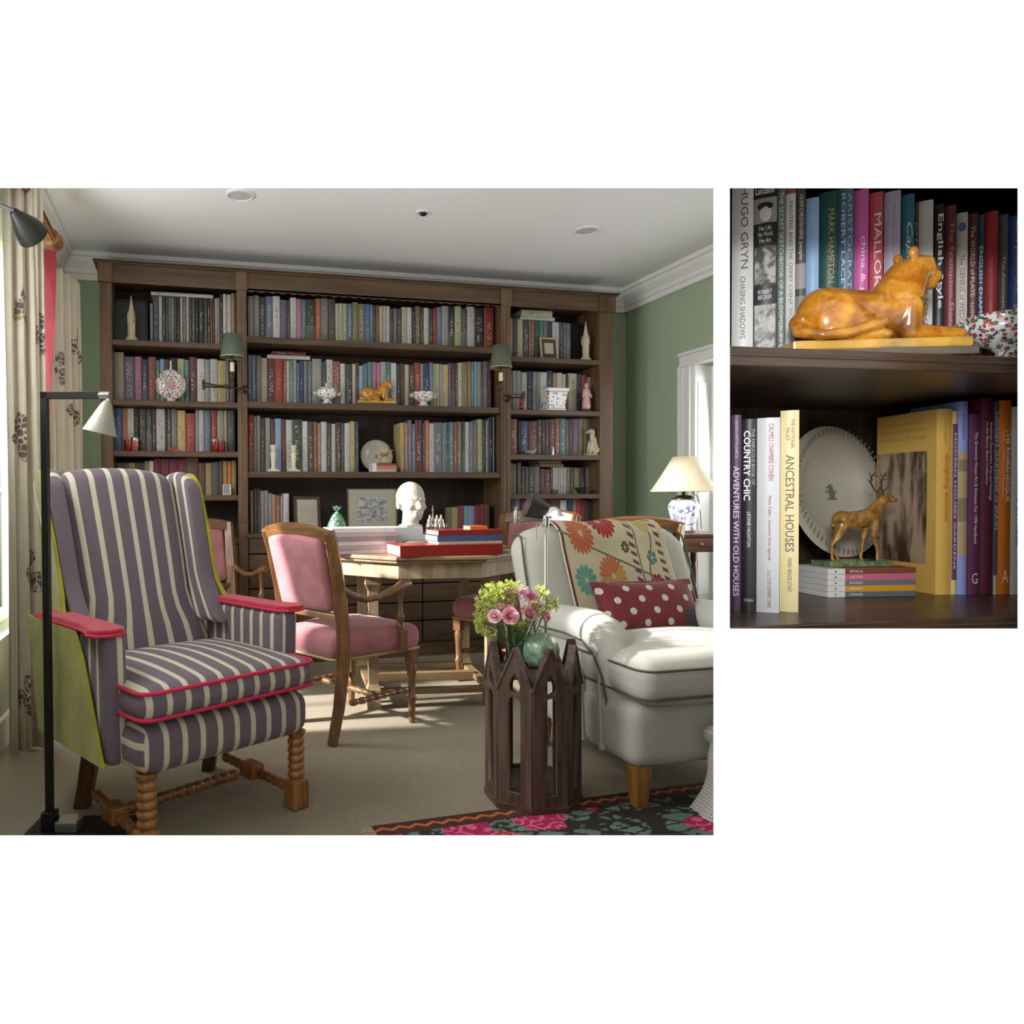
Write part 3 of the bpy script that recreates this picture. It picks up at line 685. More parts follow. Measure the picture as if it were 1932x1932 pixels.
for sx in (-1, 1):
    soft('wing', M_STRIPE, wc, (0, 0, .915), (.030, .5, .305), .03, n=10, deform=wing_def(sx), uvf=lambda p, ax, sg: (p.y*.21+.012, p.z))
    # arm: upholstered panel with a crimson top
    def arm_def(p, sx=sx):
        f = max(0, (.22-p.y)/.16); up = (p.z-.30)/.4
        return (p.x + sx*(.018*f*up-.01), p.y + .03*(1-up)*0, p.z)
    soft('arm', M_STRIPE, wc, (sx*.340, .385, .485), (.040, .262, .205), .03, n=8, deform=arm_def, uvf=lambda p, ax, sg: (p.y+.02, p.z) if ax == 0 else (p.x+.02, p.z))
    pl = [(sx*.290, .66), (sx*.290, .23), (sx*.296, .155), (sx*.318, .115), (sx*.363, .105), (sx*.403, .125), (sx*.412, .17), (sx*.394, .21), (sx*.386, .28), (sx*.384, .67)]
    a = G().prism(pl, .688, .708).build('arm_top', M_RED, wc, bevel=.008)
    G().tube([(x, y, .690) for x, y in pl+[pl[0]]], .0055, 8, cap=False).build('piping', M_PIPE, a, smooth=True)
    out = [(.11, .288), (.64, .29), (.69, .50), (.745, .69), (.31, .685), (.25, .60)]
    m = Matrix(((0, 0, 1, sx*.381 if sx > 0 else -.391), (1, 0, 0, 0), (0, 1, 0, 0), (0, 0, 0, 1)))
    def pan_def(p, sx=sx):
        t_ = p.y+.5; z = p.z; k = max(0, (z-.46)/.76); back = .62+.20*k+.03*k*k+.055; fwd = .172+(.09*((.80-z)/.20)**1.3 if z < .80 else 0)
        top = .06*max(0, (.4-t_)/.4)**2.4+.05*max(0, (t_-.45)/.55)**2
        return (sx*(.277+.022*k+.030*(1-t_)+.055*max(0, (.80-z)/.2)**1.5)+p.x, back-(1-t_)*fwd, z-top*max(0, z-.95)/.26)
    soft('outside_panel', M_LIME, wc, (0, 0, .915), (.006, .5, .30), .006, n=8, deform=pan_def)
    G().prism(out, 0, .010, m).build('outside_panel', M_LIME, wc, bevel=.004)
m = Matrix(((1, 0, 0, 0), (0, .255, .967, .655), (0, .967, -.255, .40), (0, 0, 0, 1)))
G().prism([(-.30, -.1), (.30, -.1), (.29, .50), (.29, .80), (.2, .84), (-.2, .84), (-.29, .80), (-.29, .50)], .055, .068, m).build('outside_back', M_LIME, wc, bevel=.004)

# ------------------------------------------------------------------ dining chairs
M_PINK = velvet('dusty_pink_velvet', '#9f6468'); M_WALNUT = wood('chair_walnut', '#55381e', '#8a6038', 9, 2, .33, .1, coat=.25)
M_WALNUTX = wood('chair_walnut_rail', '#55381e', '#8a6038', 9, 0, .33, .1, coat=.25)
M_BRASS = plain('brass', '#8a6a34', .35, metal=.9, var=.05); M_LEATHER = plain('oxblood_leather', '#4a2220', .45, var=.12)
def dining_chair(loc, rz, label, group, pad=None):
    pad = pad or M_PINK
    c = thing('dining_chair', label, 'chair', (loc[0], loc[1], 0), rz, group)
    for sx in (-1, 1):
        pr = [(.013, 0), (.016, .012), (.018, .10), (.024, .118), (.024, .13), (.017, .14), (.020, .22), (.026, .28), (.020, .292), (.020, .30)]
        l = G().lathe(pr, 16, T(sx*.225, -.215, 0)).build('leg', M_WALNUT, c, smooth=True, angle=50)
        G().cbox(sx*.225, -.215, .338, .05, .05, .085).build('leg_block', M_WALNUT, l, bevel=.004)
        G().tube([(sx*.218, .285, 0), (sx*.22, .245, .16), (sx*.222, .222, .34), (sx*.224, .222, .50), (sx*.228, .245, .68), (sx*.236, .285, .86), (sx*.243, .315, .955)],
                 [.033, .037, .042, .043, .041, .036, .033], 4, None).build('leg', M_WALNUT, c, bevel=.004)
        G().lathe(bobbin(.37, .016, 8), 10, along((sx*.224, -.19, .17), (sx*.222, .23, .17))).build('stretcher', M_WALNUT, c, smooth=True, angle=60)
        # arm: scooped rail on a turned post
        G().tube([(sx*.229, .25, .70), (sx*.245, .19, .665), (sx*.255, .11, .640), (sx*.258, .02, .645), (sx*.257, -.07, .670), (sx*.252, -.135, .690), (sx*.250, -.175, .690)],
                 [.020, .017, .016, .017, .020, .025, .021], 8).build('arm', M_WALNUT, c, smooth=True, angle=60)
        po = [(.020, .47), (.020, .50), (.014, .508), (.019, .525), (.021, .54), (.013, .55), (.011, .60), (.016, .66), (.020, .678)]
        p = G().lathe(po, 14, T(sx*.250, -.115, 0)).build('arm_post', M_WALNUT, c, smooth=True, angle=50)
        G().cbox(sx*.262, -.115, .425, .03, .055, .10).build('post_foot', M_WALNUT, p, bevel=.004)
    G().lathe(bobbin(.40, .016, 8), 10, along((-.2, 0, .17), (.2, 0, .17))).build('stretcher', M_WALNUT, c, smooth=True, angle=60)
    soft('seat', pad, c, (0, .0, .425), (.258, .262, .062), .05, n=8, puff=.022, deform=lambda p: (p.x*(1-.19*max(0, (p.y+.05)/.31)), p.y, p.z))
    G().tube([(x*(1-.19*max(0, (y+.05)/.31)), y, z) for x, y, z in rrect(.256, .26, .045, .372, 0, 0)], .006, 6, cap=False).build('seat_braid', plain('gold_braid', '#a58a5c', .7), c, smooth=True)
    def arc(x): return .315+.028*(1-(x/.25)**2), .955+.030*(1-(x/.25)**2)
    g = G(); n = 14; sec = [(-.019, -.055), (.019, -.055), (.022, .0), (.0, .010), (-.022, .0)]
    vs = []
    for i in range(n+1):
        x = -.258+.516*i/n; y, z = arc(x); vs += [(x, y+a*.9+b*.35, z+b) for a, b in sec]
    k = len(sec); fs = [(i*k+j, i*k+(j+1) % k, (i+1)*k+(j+1) % k, (i+1)*k+j) for i in range(n) for j in range(k)] + [tuple(range(k)), tuple(range((n+1)*k-1, n*k-1, -1))]
    g.add(vs, fs); g.build('top_rail', M_WALNUTX, c, smooth=True, angle=40)
    G().bar((-.215, .232, .565), (.215, .232, .565), .045, .030).build('back_rail', M_WALNUTX, c, bevel=.005)
    def bd(p): k = (p.z-.58)/.35; return (p.x*(1+.06*k), p.y+.085*k+.028*(1-(p.x/.25)**2), p.z+.02*k*(1-(p.x/.2)**2))
    soft('back_pad', pad, c, (0, .228, .755), (.192, .026, .165), .025, n=8, deform=bd)
    return c
CH = 'pink upholstered chairs round the library table'
ch1 = dining_chair((.785, 3.505), math.radians(118), 'pink velvet armchair with carved wooden frame in front of the table, back to us', CH)
copy_tree(ch1, (.17, 4.34, 0), math.radians(22), 'pink velvet chair half hidden behind the striped wing chair, by the bookcase', CH)
copy_tree(ch1, (1.92, 4.05, 0), math.radians(-56), 'sunlit pink velvet chair beyond the octagonal table, behind the chrome lamp', CH).scale = (1.04, 1.04, 1.04)
dining_chair((2.62, 3.98), math.radians(160), 'dark wooden chair with oxblood pad behind the cream armchair', None, M_LEATHER)

# ------------------------------------------------------------------ octagonal library table
M_LIMED = wood('limed_oak', '#6b563c', '#937855', 5, 0, .5, .1); M_LIMEDV = wood('limed_oak_leg', '#7d6a50', '#a89373', 5, 2, .55, .1)
lt = thing('library_table', 'pale octagonal wooden library table stacked with books', 'table', (1.315, 3.945, 0), math.radians(-8))
def octo(R, a0=22.5): return [(R*math.cos(math.radians(a0+45*k)), R*math.sin(math.radians(a0+45*k))) for k in range(8)]
G().prism(octo(.60), .795, .815).build('tabletop', M_LIMED, lt, bevel=.004)
G().prism(octo(.588), .780, .795).build('top_moulding', M_LIMED, lt, bevel=.004)
G().prism(octo(.555), .700, .780).build('apron', M_LIMEDV, lt, bevel=.003)
for sx in (-1, 1):
    for sy in (-1, 1):
        g = G(); m = T(sx*.315, sy*.29, 0)
        def sq(z0, z1, a, b):
            g.add([(-a, -a, z0), (a, -a, z0), (a, a, z0), (-a, a, z0), (-b, -b, z1), (b, -b, z1), (b, b, z1), (-b, b, z1)], [(0,3,2,1),(4,5,6,7),(0,1,5,4),(1,2,6,5),(2,3,7,6),(3,0,4,7)], m)
        sq(0, .10, .036, .036); sq(.10, .13, .036, .026); sq(.13, .62, .026, .026); sq(.62, .655, .026, .042); sq(.655, .70, .042, .042)
        g.build('leg', M_LIMEDV, lt)
for sx in (-1, 1): G().bar((sx*.315, -.28, .085), (sx*.315, .28, .085), .05, .03).build('stretcher', M_LIMED, lt, bevel=.004)
G().bar((-.3, 0, .09), (.3, 0, .09), .04, .05).build('stretcher', M_LIMED, lt, bevel=.004)
for sy in (-1, 1): G().bar((-.28, sy*.29, .085), (.28, sy*.29, .085), .05, .03).build('stretcher', M_LIMED, lt, bevel=.004)

# ------------------------------------------------------------------ cream armchair
t = NT('cream_linen'); t.set(.9, sheen=.1); v = t.coord()
w1 = t.noise(t.coord('Object', (500, 500, 60)), 1, 2); big = t.noise(v, 5, 3)
t.base(t.mix(t.math('ADD', t.math('MULTIPLY', w1, .5), t.math('MULTIPLY', big, .4)), lin('#b3b1a5'), lin('#cecdc3')))
t.bump(t.math('ADD', t.math('MULTIPLY', big, 3.0), w1), .12, .004); M_LINEN = t.m
M_GPIPE = plain('olive_piping', '#55584a', .8); M_TAPER = wood('tapered_oak_leg', '#8a5a26', '#b98442', 8, 2, .35, .08, coat=.2)
ac = thing('armchair', 'cream linen armchair with scroll arms and dark piping beside the gothic table', 'armchair', (1.89, 2.22, 0), math.radians(1))
# local: x across (-.44 .. .44), y back, front rail at y=0
for sx in (-1, 1):
    def leg(x, y, h=.155):
        a, b = .033, .022
        return G().add([(x-b, y-b, 0), (x+b, y-b, 0), (x+b, y+b, 0), (x-b, y+b, 0), (x-a, y-a, h), (x+a, y-a, h), (x+a, y+a, h), (x-a, y+a, h)], [(0,3,2,1),(4,5,6,7),(0,1,5,4),(1,2,6,5),(2,3,7,6),(3,0,4,7)]).build('leg', M_TAPER, ac, bevel=.003)
    leg(sx*.325, .06); leg(sx*.33, .74)
soft('seat_base', M_LINEN, ac, (0, .42, .265), (.385, .415, .115), .05, n=8, puff=.0)
sc_ = soft('seat_cushion', M_LINEN, ac, (0, .225, .46), (.385, .275, .078), .06, n=10, puff=.05)
for z in (.408, .506): G().tube(rrect(.381, .271, .06, z, 0, .225), .0045, 6, cap=False).build('piping', M_GPIPE, sc_, smooth=True)
def bdef(p):
    k = (p.z-.40)/.58; x = p.x
    ear = 1-.13*max(0, (abs(x)-.24)/.2)**2*max(0, (k-.4)/.6)
    return (x, p.y+.19*k-.03*(1-(x/.45)**2)*(1-k), .40+(p.z-.40)*ear)
soft('backrest', M_LINEN, ac, (0, .66, .70), (.432, .09, .275), .085, n=12, deform=bdef)
for sx in (-1, 1):                              # dark piping round the rolled ears of the back
    pts = []
    for i in range(15):
        k = i/14; zz_ = .50+.43*min(1, k/.78); y = .600+.19*((zz_-.40)/.58)
        if k > .78: a = (k-.78)/.22*PI*.6; y += .08*(1-math.cos(a)); zz_ += .028*math.sin(a)
        pts.append((sx*(.423-.03*max(0, k-.55)), y, zz_-.05*max(0, k-.5)))
    G().tube(pts, .0045, 6).build('piping', M_GPIPE, ac, smooth=True)
    # scroll arm: a roll that bends down at the front, over an upholstered side
    path = [(sx*.325, .70, .565), (sx*.325, .58, .572), (sx*.325, .44, .580), (sx*.325, .34, .582), (sx*.324, .275, .570), (sx*.322, .225, .540), (sx*.320, .190, .490), (sx*.318, .170, .42), (sx*.316, .158, .33), (sx*.314, .152, .24), (sx*.312, .15, .16)]
    arm = G().tube(path, [.074, .076, .078, .079, .079, .077, .073, .067, .061, .057, .054], 22).build('arm', M_LINEN, ac, smooth=True, angle=70)
    G().box(sx*.325-.052, .16, .16, sx*.325+.052, .74, .55).build('arm_side', M_LINEN, arm, bevel=.02, smooth=True)
    ring = [(sx*.325+.076*math.cos(2*PI*i/24), .702, .565+.076*math.sin(2*PI*i/24)) for i in range(26)]
    G().tube(ring, .0045, 6, cap=False).build('piping', M_GPIPE, arm, smooth=True)
    G().tube([(sx*.400, .70, .548), (sx*.402, .45, .560), (sx*.402, .30, .552), (sx*.398, .235, .51), (sx*.39, .19, .44), (sx*.378, .165, .30), (sx*.372, .155, .17)], .004, 6).build('piping', M_GPIPE, arm, smooth=True)
    for k, (ya_, za_) in enumerate(((.30, .60), (.262, .585), (.232, .56))): # stitched tucks over the bend
        rg = []
        for i in range(9):
            a = math.radians(20+150*i/8); rg.append((sx*.324+.080*math.cos(a), ya_-.030*k*math.sin(a), .568-.02*k+.080*math.sin(a)-.016*k))
        G().tube(rg, .0022, 5).build('tuck', M_LINEN, arm, smooth=True)
    for k in range(5):
        y = .20+.115*k; G().tube([(sx*.380, y, .165), (sx*.382, y+.012, .34), (sx*.382, y+.02, .50)], [.014, .011, .004], 6).build('pleat', M_LINEN, arm, smooth=True)
# ------------------------------------------------------------------ curtains, pole, wall lamp
t = NT('floral_linen'); t.set(.9)
uvn = t.n('ShaderNodeUVMap'); u = uvn.outputs[0]
vor = t.n('ShaderNodeTexVoronoi', feature='F1'); vor.inputs['Scale'].default_value = 2.6; vor.inputs['Randomness'].default_value = .75; t.l(u, vor.inputs['Vector'])
pet = t.n('ShaderNodeTexVoronoi', feature='F1'); pet.inputs['Scale'].default_value = 11; t.l(u, pet.inputs['Vector'])
line = t.n('ShaderNodeTexVoronoi', feature='DISTANCE_TO_EDGE'); line.inputs['Scale'].default_value = 34; t.l(u, line.inputs['Vector'])
us, vs_, _ = t.sep(u); wob = t.math('MULTIPLY', t.math('SUBTRACT', pet.outputs['Distance'], .4), .035); acc = None
for cx_, cy_ in ((.22, 1.92), (.16, 1.36), (.30, .78), (.20, .24), (.45, 1.83), (.47, 1.15), (.70, 1.62), (.74, 1.06), (.82, 2.0), (.42, .50)):
    for ox_, oy_, r_ in ((.0, .058, .050), (-.055, -.01, .052), (.035, -.052, .055)):
        dx_ = t.math('SUBTRACT', us, cx_+ox_); dy_ = t.math('SUBTRACT', vs_, cy_+oy_)
        dd_ = t.math('SUBTRACT', t.math('SQRT', t.math('ADD', t.math('MULTIPLY', dx_, dx_), t.math('MULTIPLY', dy_, dy_))), r_)
        acc = dd_ if acc is None else t.math('MINIMUM', acc, dd_)
inside = t.math('LESS_THAN', t.math('ADD', acc, wob), 0.0)
csep = t.n('ShaderNodeSeparateColor'); t.l(vor.outputs['Color'], csep.inputs[0])
cl = t.mix(t.noise(u, 30, 3), lin('#3d2c2d'), lin('#6d5350'))
cl = t.mix(t.math('GREATER_THAN', csep.outputs[0], .86), cl, lin('#8d8a3c'))
flw = t.mix(t.step(line.outputs['Distance'], .03, .09), lin('#cbbfae'), cl)
t.base(t.mix(t.math('MULTIPLY', inside, .9), t.mix(t.noise(u, 6), lin('#c2b8a4'), lin('#d9cfbb')), flw))
t.b.inputs['Subsurface Weight'].default_value = 0
nt = t.t; out = [n for n in nt.nodes if n.type == 'OUTPUT_MATERIAL'][0]
trl = t.n('ShaderNodeBsdfTranslucent'); trl.inputs['Color'].default_value = (.75, .66, .5, 1); ms = t.n('ShaderNodeMixShader'); ms.inputs[0].default_value = .05
t.l(t.b.outputs[0], ms.inputs[1]); t.l(trl.outputs[0], ms.inputs[2]); t.l(ms.outputs[0], out.inputs[0]); M_CURT = t.m
M_REDSILK = velvet('red_silk_lining', '#720b1a', .6)
M_POLE = wood('curtain_pole_wood', '#5a3418', '#9a6a38', 8, 1, .4, .1)
def curtain(label, p, q, folds, amp, z0, z1, width):
    c = thing('curtain', label, 'curtain', (0, 0, 0), group='floral curtains')
    p = Vector(p); q = Vector(q); d = (q-p); L = d.length; d.normalize(); nrm = Vector((d.y, -d.x))
    def fn(a, b):
        am = amp*(.55+.45*(1-b)); ph = 2*PI*folds*a+.5*math.sin(3*a)
        s = p + d*(L*a) + nrm*(am*math.sin(ph)+.012*math.sin(2.3*ph+4*b))
        return (s.x, s.y, z0+(z1-z0)*b)
    o = G().grid(fn, folds*14, 10, uvf=lambda a, b: (a*width, b*(z1-z0))).build('drape', M_CURT, c, smooth=True, angle=180)
    m = o.modifiers.new('thick', 'SOLIDIFY'); m.thickness = .004
    return c
pole = thing('curtain_pole', 'fluted wooden curtain pole high beside the ceiling cornice', 'pole', (-.66, 3.2, 2.47))
g = G(); pr = [(.026+.0035*math.cos(10*2*PI*k/60), 2*PI*k/60) for k in range(60)]
ring = [(r*math.cos(a), r*math.sin(a)) for r, a in pr]
g.prism(ring, -.25, .86, Matrix(((1,0,0,0),(0,0,1,0),(0,1,0,0),(0,0,0,1)))); g.build('rod', M_POLE, pole, smooth=True)
G().lathe([(.03, 0), (.045, .01), (.045, .03), (.03, .04), (.05, .07), (.052, .10), (.03, .13), (.0, .14)], 20, along((0, .86, 0), (0, 1.0, 0))).build('finial', M_POLE, pole, smooth=True)
for y in (.0, .80): G().box(-.16, y, -.02, -.0, y+.03, .02).build('bracket', M_POLE, pole, bevel=.004)
near = curtain('cream curtain with brown flowers hanging beside the floor lamp', (-.735, 3.375), (-.600, 3.50), 3, .026, .012, 2.62, .50)
far = curtain('backlit cream curtain with a red edge, next to the bookcase', (-.765, 4.10), (-.60, 4.66), 6, .028, .012, 2.40, .9)
rp = [(-.690, 4.06, 2.40), (-.645, 4.07, 2.40), (-.652, 4.06, 1.9), (-.682, 4.055, 1.15), (-.690, 4.055, 1.15), (-.688, 4.055, 1.9)]
g = G(); g.add([(-.692, 4.075, 2.40), (-.632, 4.085, 2.40), (-.642, 4.08, 2.05), (-.665, 4.075, 1.7), (-.683, 4.075, 1.45), (-.688, 4.075, 1.45), (-.694, 4.075, 1.7), (-.698, 4.075, 2.05)], [(0, 1, 2, 7), (7, 2, 3, 6), (6, 3, 4, 5)])
o = g.build('lining', M_REDSILK, far); m = o.modifiers.new('t', 'SOLIDIFY'); m.thickness = .004
for y in (4.14, 4.24, 4.34, 4.44): pass
wl = thing('wall_lamp', 'dark metal swing-arm wall lamp high in front of the curtain', 'lamp', (XL, 2.55, 1.95))
a_ = dep(-40, 384, 2.85); b_ = dep(28, 398, 2.85); s0 = dep(25, 398, 2.85); s1 = dep(64, 446, 2.96)
loc = Vector((XL, 2.55, 1.95))
G().tube([Vector((0, 0, .2)), Vector((.05, 0, .26)), a_-loc, (a_+b_)/2-loc+Vector((0, 0, .012)), b_-loc], .008, 8).build('arm', M_DARK, wl, smooth=True)
G().cbox(.01, 0, .2, .02, .08, .12).build('wall_plate', M_DARK, wl, bevel=.004)
G().lathe([(.016, 0), (.03, .03), (.055, .08), (.066, .125), (.058, .127), (.05, .118), (.0, .112)], 20, along(s0-loc, s1-loc)).build('shade', M_DARK, wl, smooth=True)

# ------------------------------------------------------------------ black reading floor lamp
M_BLACK = plain('black_metal', '#161413', .4, metal=.3, var=.03); M_LSHADE = plain('pale_metal_shade', '#8d8b7c', .55, var=.04); M_CHROME = plain('chrome', '#b9b9b4', .22, metal=.9, var=.03)
fl_ = thing('floor_lamp', 'slim black floor lamp with pale cone shade, beside the striped wing chair', 'lamp', (-.440, 2.565, 0), math.radians(-13))
G().box(-.07, -.10, 0, .30, .10, .016).build('base', M_BLACK, fl_, bevel=.003)
G().box(.028, -.035, .016, .10, .035, .05).build('weight', M_CHROME, fl_, bevel=.003)
G().box(-.022, -.022, .016, .022, .022, .075).build('socket', M_BLACK, fl_, bevel=.003)
G().box(-.011, -.011, .05, .011, .011, 1.455).build('pole', M_BLACK, fl_, bevel=.001)
G().box(-.011, -.011, 1.433, .180, .011, 1.455).build('arm', M_BLACK, fl_, bevel=.001)
G().lathe([(.012, 0), (.012, .035)], 14, along((.178, 0, 1.444), (.215, 0, 1.444))).build('joint', M_CHROME, fl_, smooth=True)
m_ = T(.205, 0, 1.425) @ RY(math.radians(14))
sh = G().lathe([(.010, .0), (.018, -.012), (.055, -.108), (.053, -.108), (.015, -.012), (.006, -.004)], 24, m_, cap=False).build('shade', M_LSHADE, fl_, smooth=True)
G().tube([(.205, 0, 1.440), (.205, 0, 1.425)], .006, 8).build('neck', M_CHROME, fl_, smooth=True)

# ------------------------------------------------------------------ chrome pharmacy lamp behind the gothic table
p = onz(1030, 1478)
cl_ = thing('floor_lamp', 'thin chrome pharmacy floor lamp standing between gothic table and cream armchair', 'lamp', (p.x, p.y, 0), math.radians(-13.3))
G().lathe([(.10, 0), (.10, .012), (.03, .022), (.012, .05)], 28).build('base', M_CHROME, cl_, smooth=True, angle=50)
G().lathe([(.0065, .04), (.0065, .62), (.009, .63), (.009, .66), (.0055, .67), (.0055, 1.03)], 12).build('pole', M_CHROME, cl_, smooth=True, angle=50)
G().lathe([(.012, .99), (.014, 1.0), (.014, 1.03), (.010, 1.04)], 12).build('clamp', M_CHROME, cl_, smooth=True, angle=50)
G().tube([(0, 0, 1.015), (-.112, 0, 1.012)], .005, 8).build('arm', M_CHROME, cl_, smooth=True)
G().lathe([(.008, 1.0), (.011, 1.005), (.011, 1.05), (.006, 1.055), (.010, 1.062), (.0, 1.07)], 12, T(-.112, 0, 0)).build('finial', M_CHROME, cl_, smooth=True)
G().tube([(-.035, 0, 1.01), (-.037, 0, .94)], .002, 6).build('pull_chain', M_CHROME, cl_)
ms_ = T(-.012, .0, 1.062) @ RY(math.radians(-62)) 
G().lathe([(.020, -.05), (.034, -.02), (.050, .05), (.048, .05), (.030, -.015), (.012, -.045)], 22, T(-.02, .02, 1.055) @ RY(math.radians(-70)), cap=False).build('shade', plain('gunmetal_shade', '#57534f', .35, metal=.6), cl_, smooth=True)
G().lathe([(.0, .032), (.016, .028), (.040, -.004), (.036, -.004)], 22, T(.030, 0, 1.035), cap=False).build('reflector', plain('white_enamel', '#dcdcd6', .4), cl_, smooth=True)

# ------------------------------------------------------------------ gothic octagonal side table
M_GOTH = wood('weathered_dark_oak', '#3a2a20', '#665043', 9, 1, .55, .15); M_GOTHV = wood('weathered_dark_oak_board', '#4a3b30', '#77665a', 9, 0, .5, .15)
def cutout(name, outline, holes, th):            # flat board with holes, thickness th
    cu = bpy.data.curves.new(name, 'CURVE'); cu.dimensions = '2D'; cu.fill_mode = 'BOTH'; cu.extrude = th/2; cu.bevel_depth = .0025; cu.bevel_resolution = 0; cu.offset = -.0025
    for pts in [outline]+holes:
        sp = cu.splines.new('POLY'); sp.points.add(len(pts)-1); sp.use_cyclic_u = True
        for q, (x, y) in zip(sp.points, pts): q.co = (x, y, 0, 1)
    o = bpy.data.objects.new(name, cu); COL.objects.link(o)
    dg = bpy.context.evaluated_depsgraph_get(); dg.update()
    me = bpy.data.meshes.new_from_object(o.evaluated_get(dg)); bpy.data.objects.remove(o); bpy.data.curves.remove(cu); me.name = name
    return me
front = onz(1005, 1542); dirv = (front-Vector((0, 0, 0))); dirv.z = 0; dirv.normalize()
GR = .172; ctr = front + dirv*GR
gt = thing('side_table', 'dark oak gothic octagonal side table with pointed gables and lancet slots', 'side table', (ctr.x, ctr.y, 0), math.atan2(-dirv.y, -dirv.x))
w = 2*GR*math.sin(PI/8)-.002; h0, h1 = .436, .572; hw = w/2
outl = [(-hw, 0), (hw, 0), (hw, h0), (.004, h1), (-.004, h1), (-hw, h0)]
slot = [(-.021, .070), (.021, .070), (.021, .385), (.018, .397), (.010, .404), (0, .407), (-.010, .404), (-.018, .397), (-.021, .385)]
tear = [(.0, .486), (.012, .466), (.020, .445), (.016, .427), (.0, .418), (-.016, .427), (-.020, .445), (-.012, .466)]
pm = cutout('panel', outl, [slot, tear], .016); pm.materials.append(M_GOTH)
ap = GR*math.cos(PI/8)
for k in range(8):
    a = PI/8+k*PI/4
    o = link('panel', pm, gt)
    o.matrix_local = RZ(a) @ Matrix(((0, 0, 1, ap-.009), (1, 0, 0, 0), (0, 1, 0, 0), (0, 0, 0, 1)))
    for s in (-1, 1):                           # coping strips on the gable
        g = G(); M_ = RZ(a) @ Matrix(((0, 0, 1, ap-.009), (1, 0, 0, 0), (0, 1, 0, 0), (0, 0, 0, 1)))
        g.bar((s*(hw+.002), h0-.006, 0), (0, h1+.006, 0), .010, .030, M_); g.build('coping', M_GOTH, gt, bevel=.002)
def oct_pts(R): return [(R*math.cos(k*PI/4), R*math.sin(k*PI/4)) for k in range(8)]
G().prism(oct_pts(GR-.018), .462, .478).build('top_board', M_GOTHV, gt)
G().prism(oct_pts(GR-.018), .045, .062).build('bottom_board', M_GOTHV, gt)
G().prism(oct_pts(GR+.004), 0, .028).build('plinth', M_GOTH, gt, bevel=.003)
TT = .478
# vase, flowers and gourd on it
t = NT('clear_vase_glass'); t.set(.03, trans=1.0, ior=1.42); t.base((.82, .9, .88)); M_VGLASS = t.m
vp = ctr + (onz(972, 1240, .48)-EYEP).normalized()*0; vx = dep(978, 1225, 2.70); vc = Vector((vx.x, vx.y, TT))
vs_ = thing('vase', 'clear glass vase holding pink roses on the gothic table', 'vase', tuple(vc))
G().lathe([(.040, .001), (.044, .006), (.046, .06), (.058, .155), (.0555, .155), (.0435, .06), (.041, .010), (.0, .008)], 32, cap=True).build('glass', M_VGLASS, vs_, smooth=True, angle=60)
G().lathe([(.0, .010), (.0405, .011), (.043, .06), (.046, .085), (.0, .085)], 28).build('water', plain('vase_water', '#5f6f62', .15, var=.2), vs_, smooth=True, angle=60)
M_STEM = plain('flower_stem', '#5d7a3a', .6, var=.2); M_LEAF = plain('rose_leaf', '#4f6b33', .55, var=.25)
def petal_mat(nm, a, b):
    t = NT(nm); t.set(.6, sheen=.2); uvn = t.n('ShaderNodeUVMap'); _, v, _ = t.sep(uvn.outputs[0]); t.base(t.mix(v, lin(a), lin(b)))
    t.b.inputs['Subsurface Weight'].default_value = .1; return t.m
P_PINK = petal_mat('rose_petal_pink', '#e2576f', '#f3c2cb'); P_PALE = petal_mat('rose_petal_pale', '#e7798f', '#f6d6da'); P_DUSK = petal_mat('rose_petal_dusky', '#a8434f', '#e5a3a6'); P_LILY = petal_mat('lily_petal', '#b8266f', '#efaed3')
def rose(c, r, tilt, mat, label):
    o = thing('rose', label, 'rose', tuple(c), group='pink roses in the glass vase')
    M_ = tilt.to_track_quat('Z', 'Y').to_matrix().to_4x4()
    k = 0
    for ring_, (n, rad, op, ht) in enumerate(((3, .22, .02, .80), (4, .42, .06, .84), (5, .68, .20, .78), (6, .96, .52, .62))):
        for i in range(n):
            a0 = 2*PI*i/n + ring_*.7; span = 2*PI/n*.78
            def fn(u, v, a0=a0, span=span, rad=rad, op=op, ht=ht):
                a = a0+(u-.5)*2*span*(.6+.5*math.sin(PI*min(1, v*1.1+.15))*.8)
                rr = r*rad*(.25+.75*v**.7)+r*op*.38*v**3
                z = r*(ht*1.45*v-.35 - .30*op*v**4 - .12*(2*abs(u-.5))**2*v)
                return (rr*math.cos(a), rr*math.sin(a), z)
            G().grid(fn, 5, 4, M_).build('petal', mat, o, smooth=True, angle=180); k += 1
    G().ball((0, 0, .22*r), (.24*r, .24*r, .34*r), 10, 8, M_).build('bud', mat, o, smooth=True)
    G().ball((0, 0, -.28*r), (.35*r, .35*r, .22*r), 8, 6, M_).build('calyx', M_LEAF, o, smooth=True)
    b = Vector(vc)+Vector((0, 0, .03))-Vector(c)
    G().tube([M_ @ Vector((0, 0, -.35*r)), b*.45+Vector((0, 0, -.01)), b], .0028, 6).build('stem', M_STEM, o)
def fp(x, y, d=2.47): return dep(x, y, d+.17)
up = Vector((-.25, -.75, .45))
rose(fp(934, 1163, 2.43), .0225, Vector((-.55, -.7, .35)), P_PALE, 'pale pink rose on the side nearest the curtains')
rose(fp(962, 1163, 2.41), .0275, Vector((-.2, -.85, .35)), P_PINK, 'fully open pink rose with coral heart at the front of the bunch')
rose(fp(998, 1159, 2.42), .023, Vector((.25, -.8, .35)), P_DUSK, 'dusky pink rose with darker heart beside the fully open one')
rose(fp(1028, 1163, 2.46), .022, Vector((.7, -.5, .2)), P_DUSK, 'shaded dusky rose drooping toward the cream armchair')
rose(fp(958, 1125, 2.52), .018, Vector((-.1, -.3, .9)), P_DUSK, 'small dusky rose at the back, above the front pair')
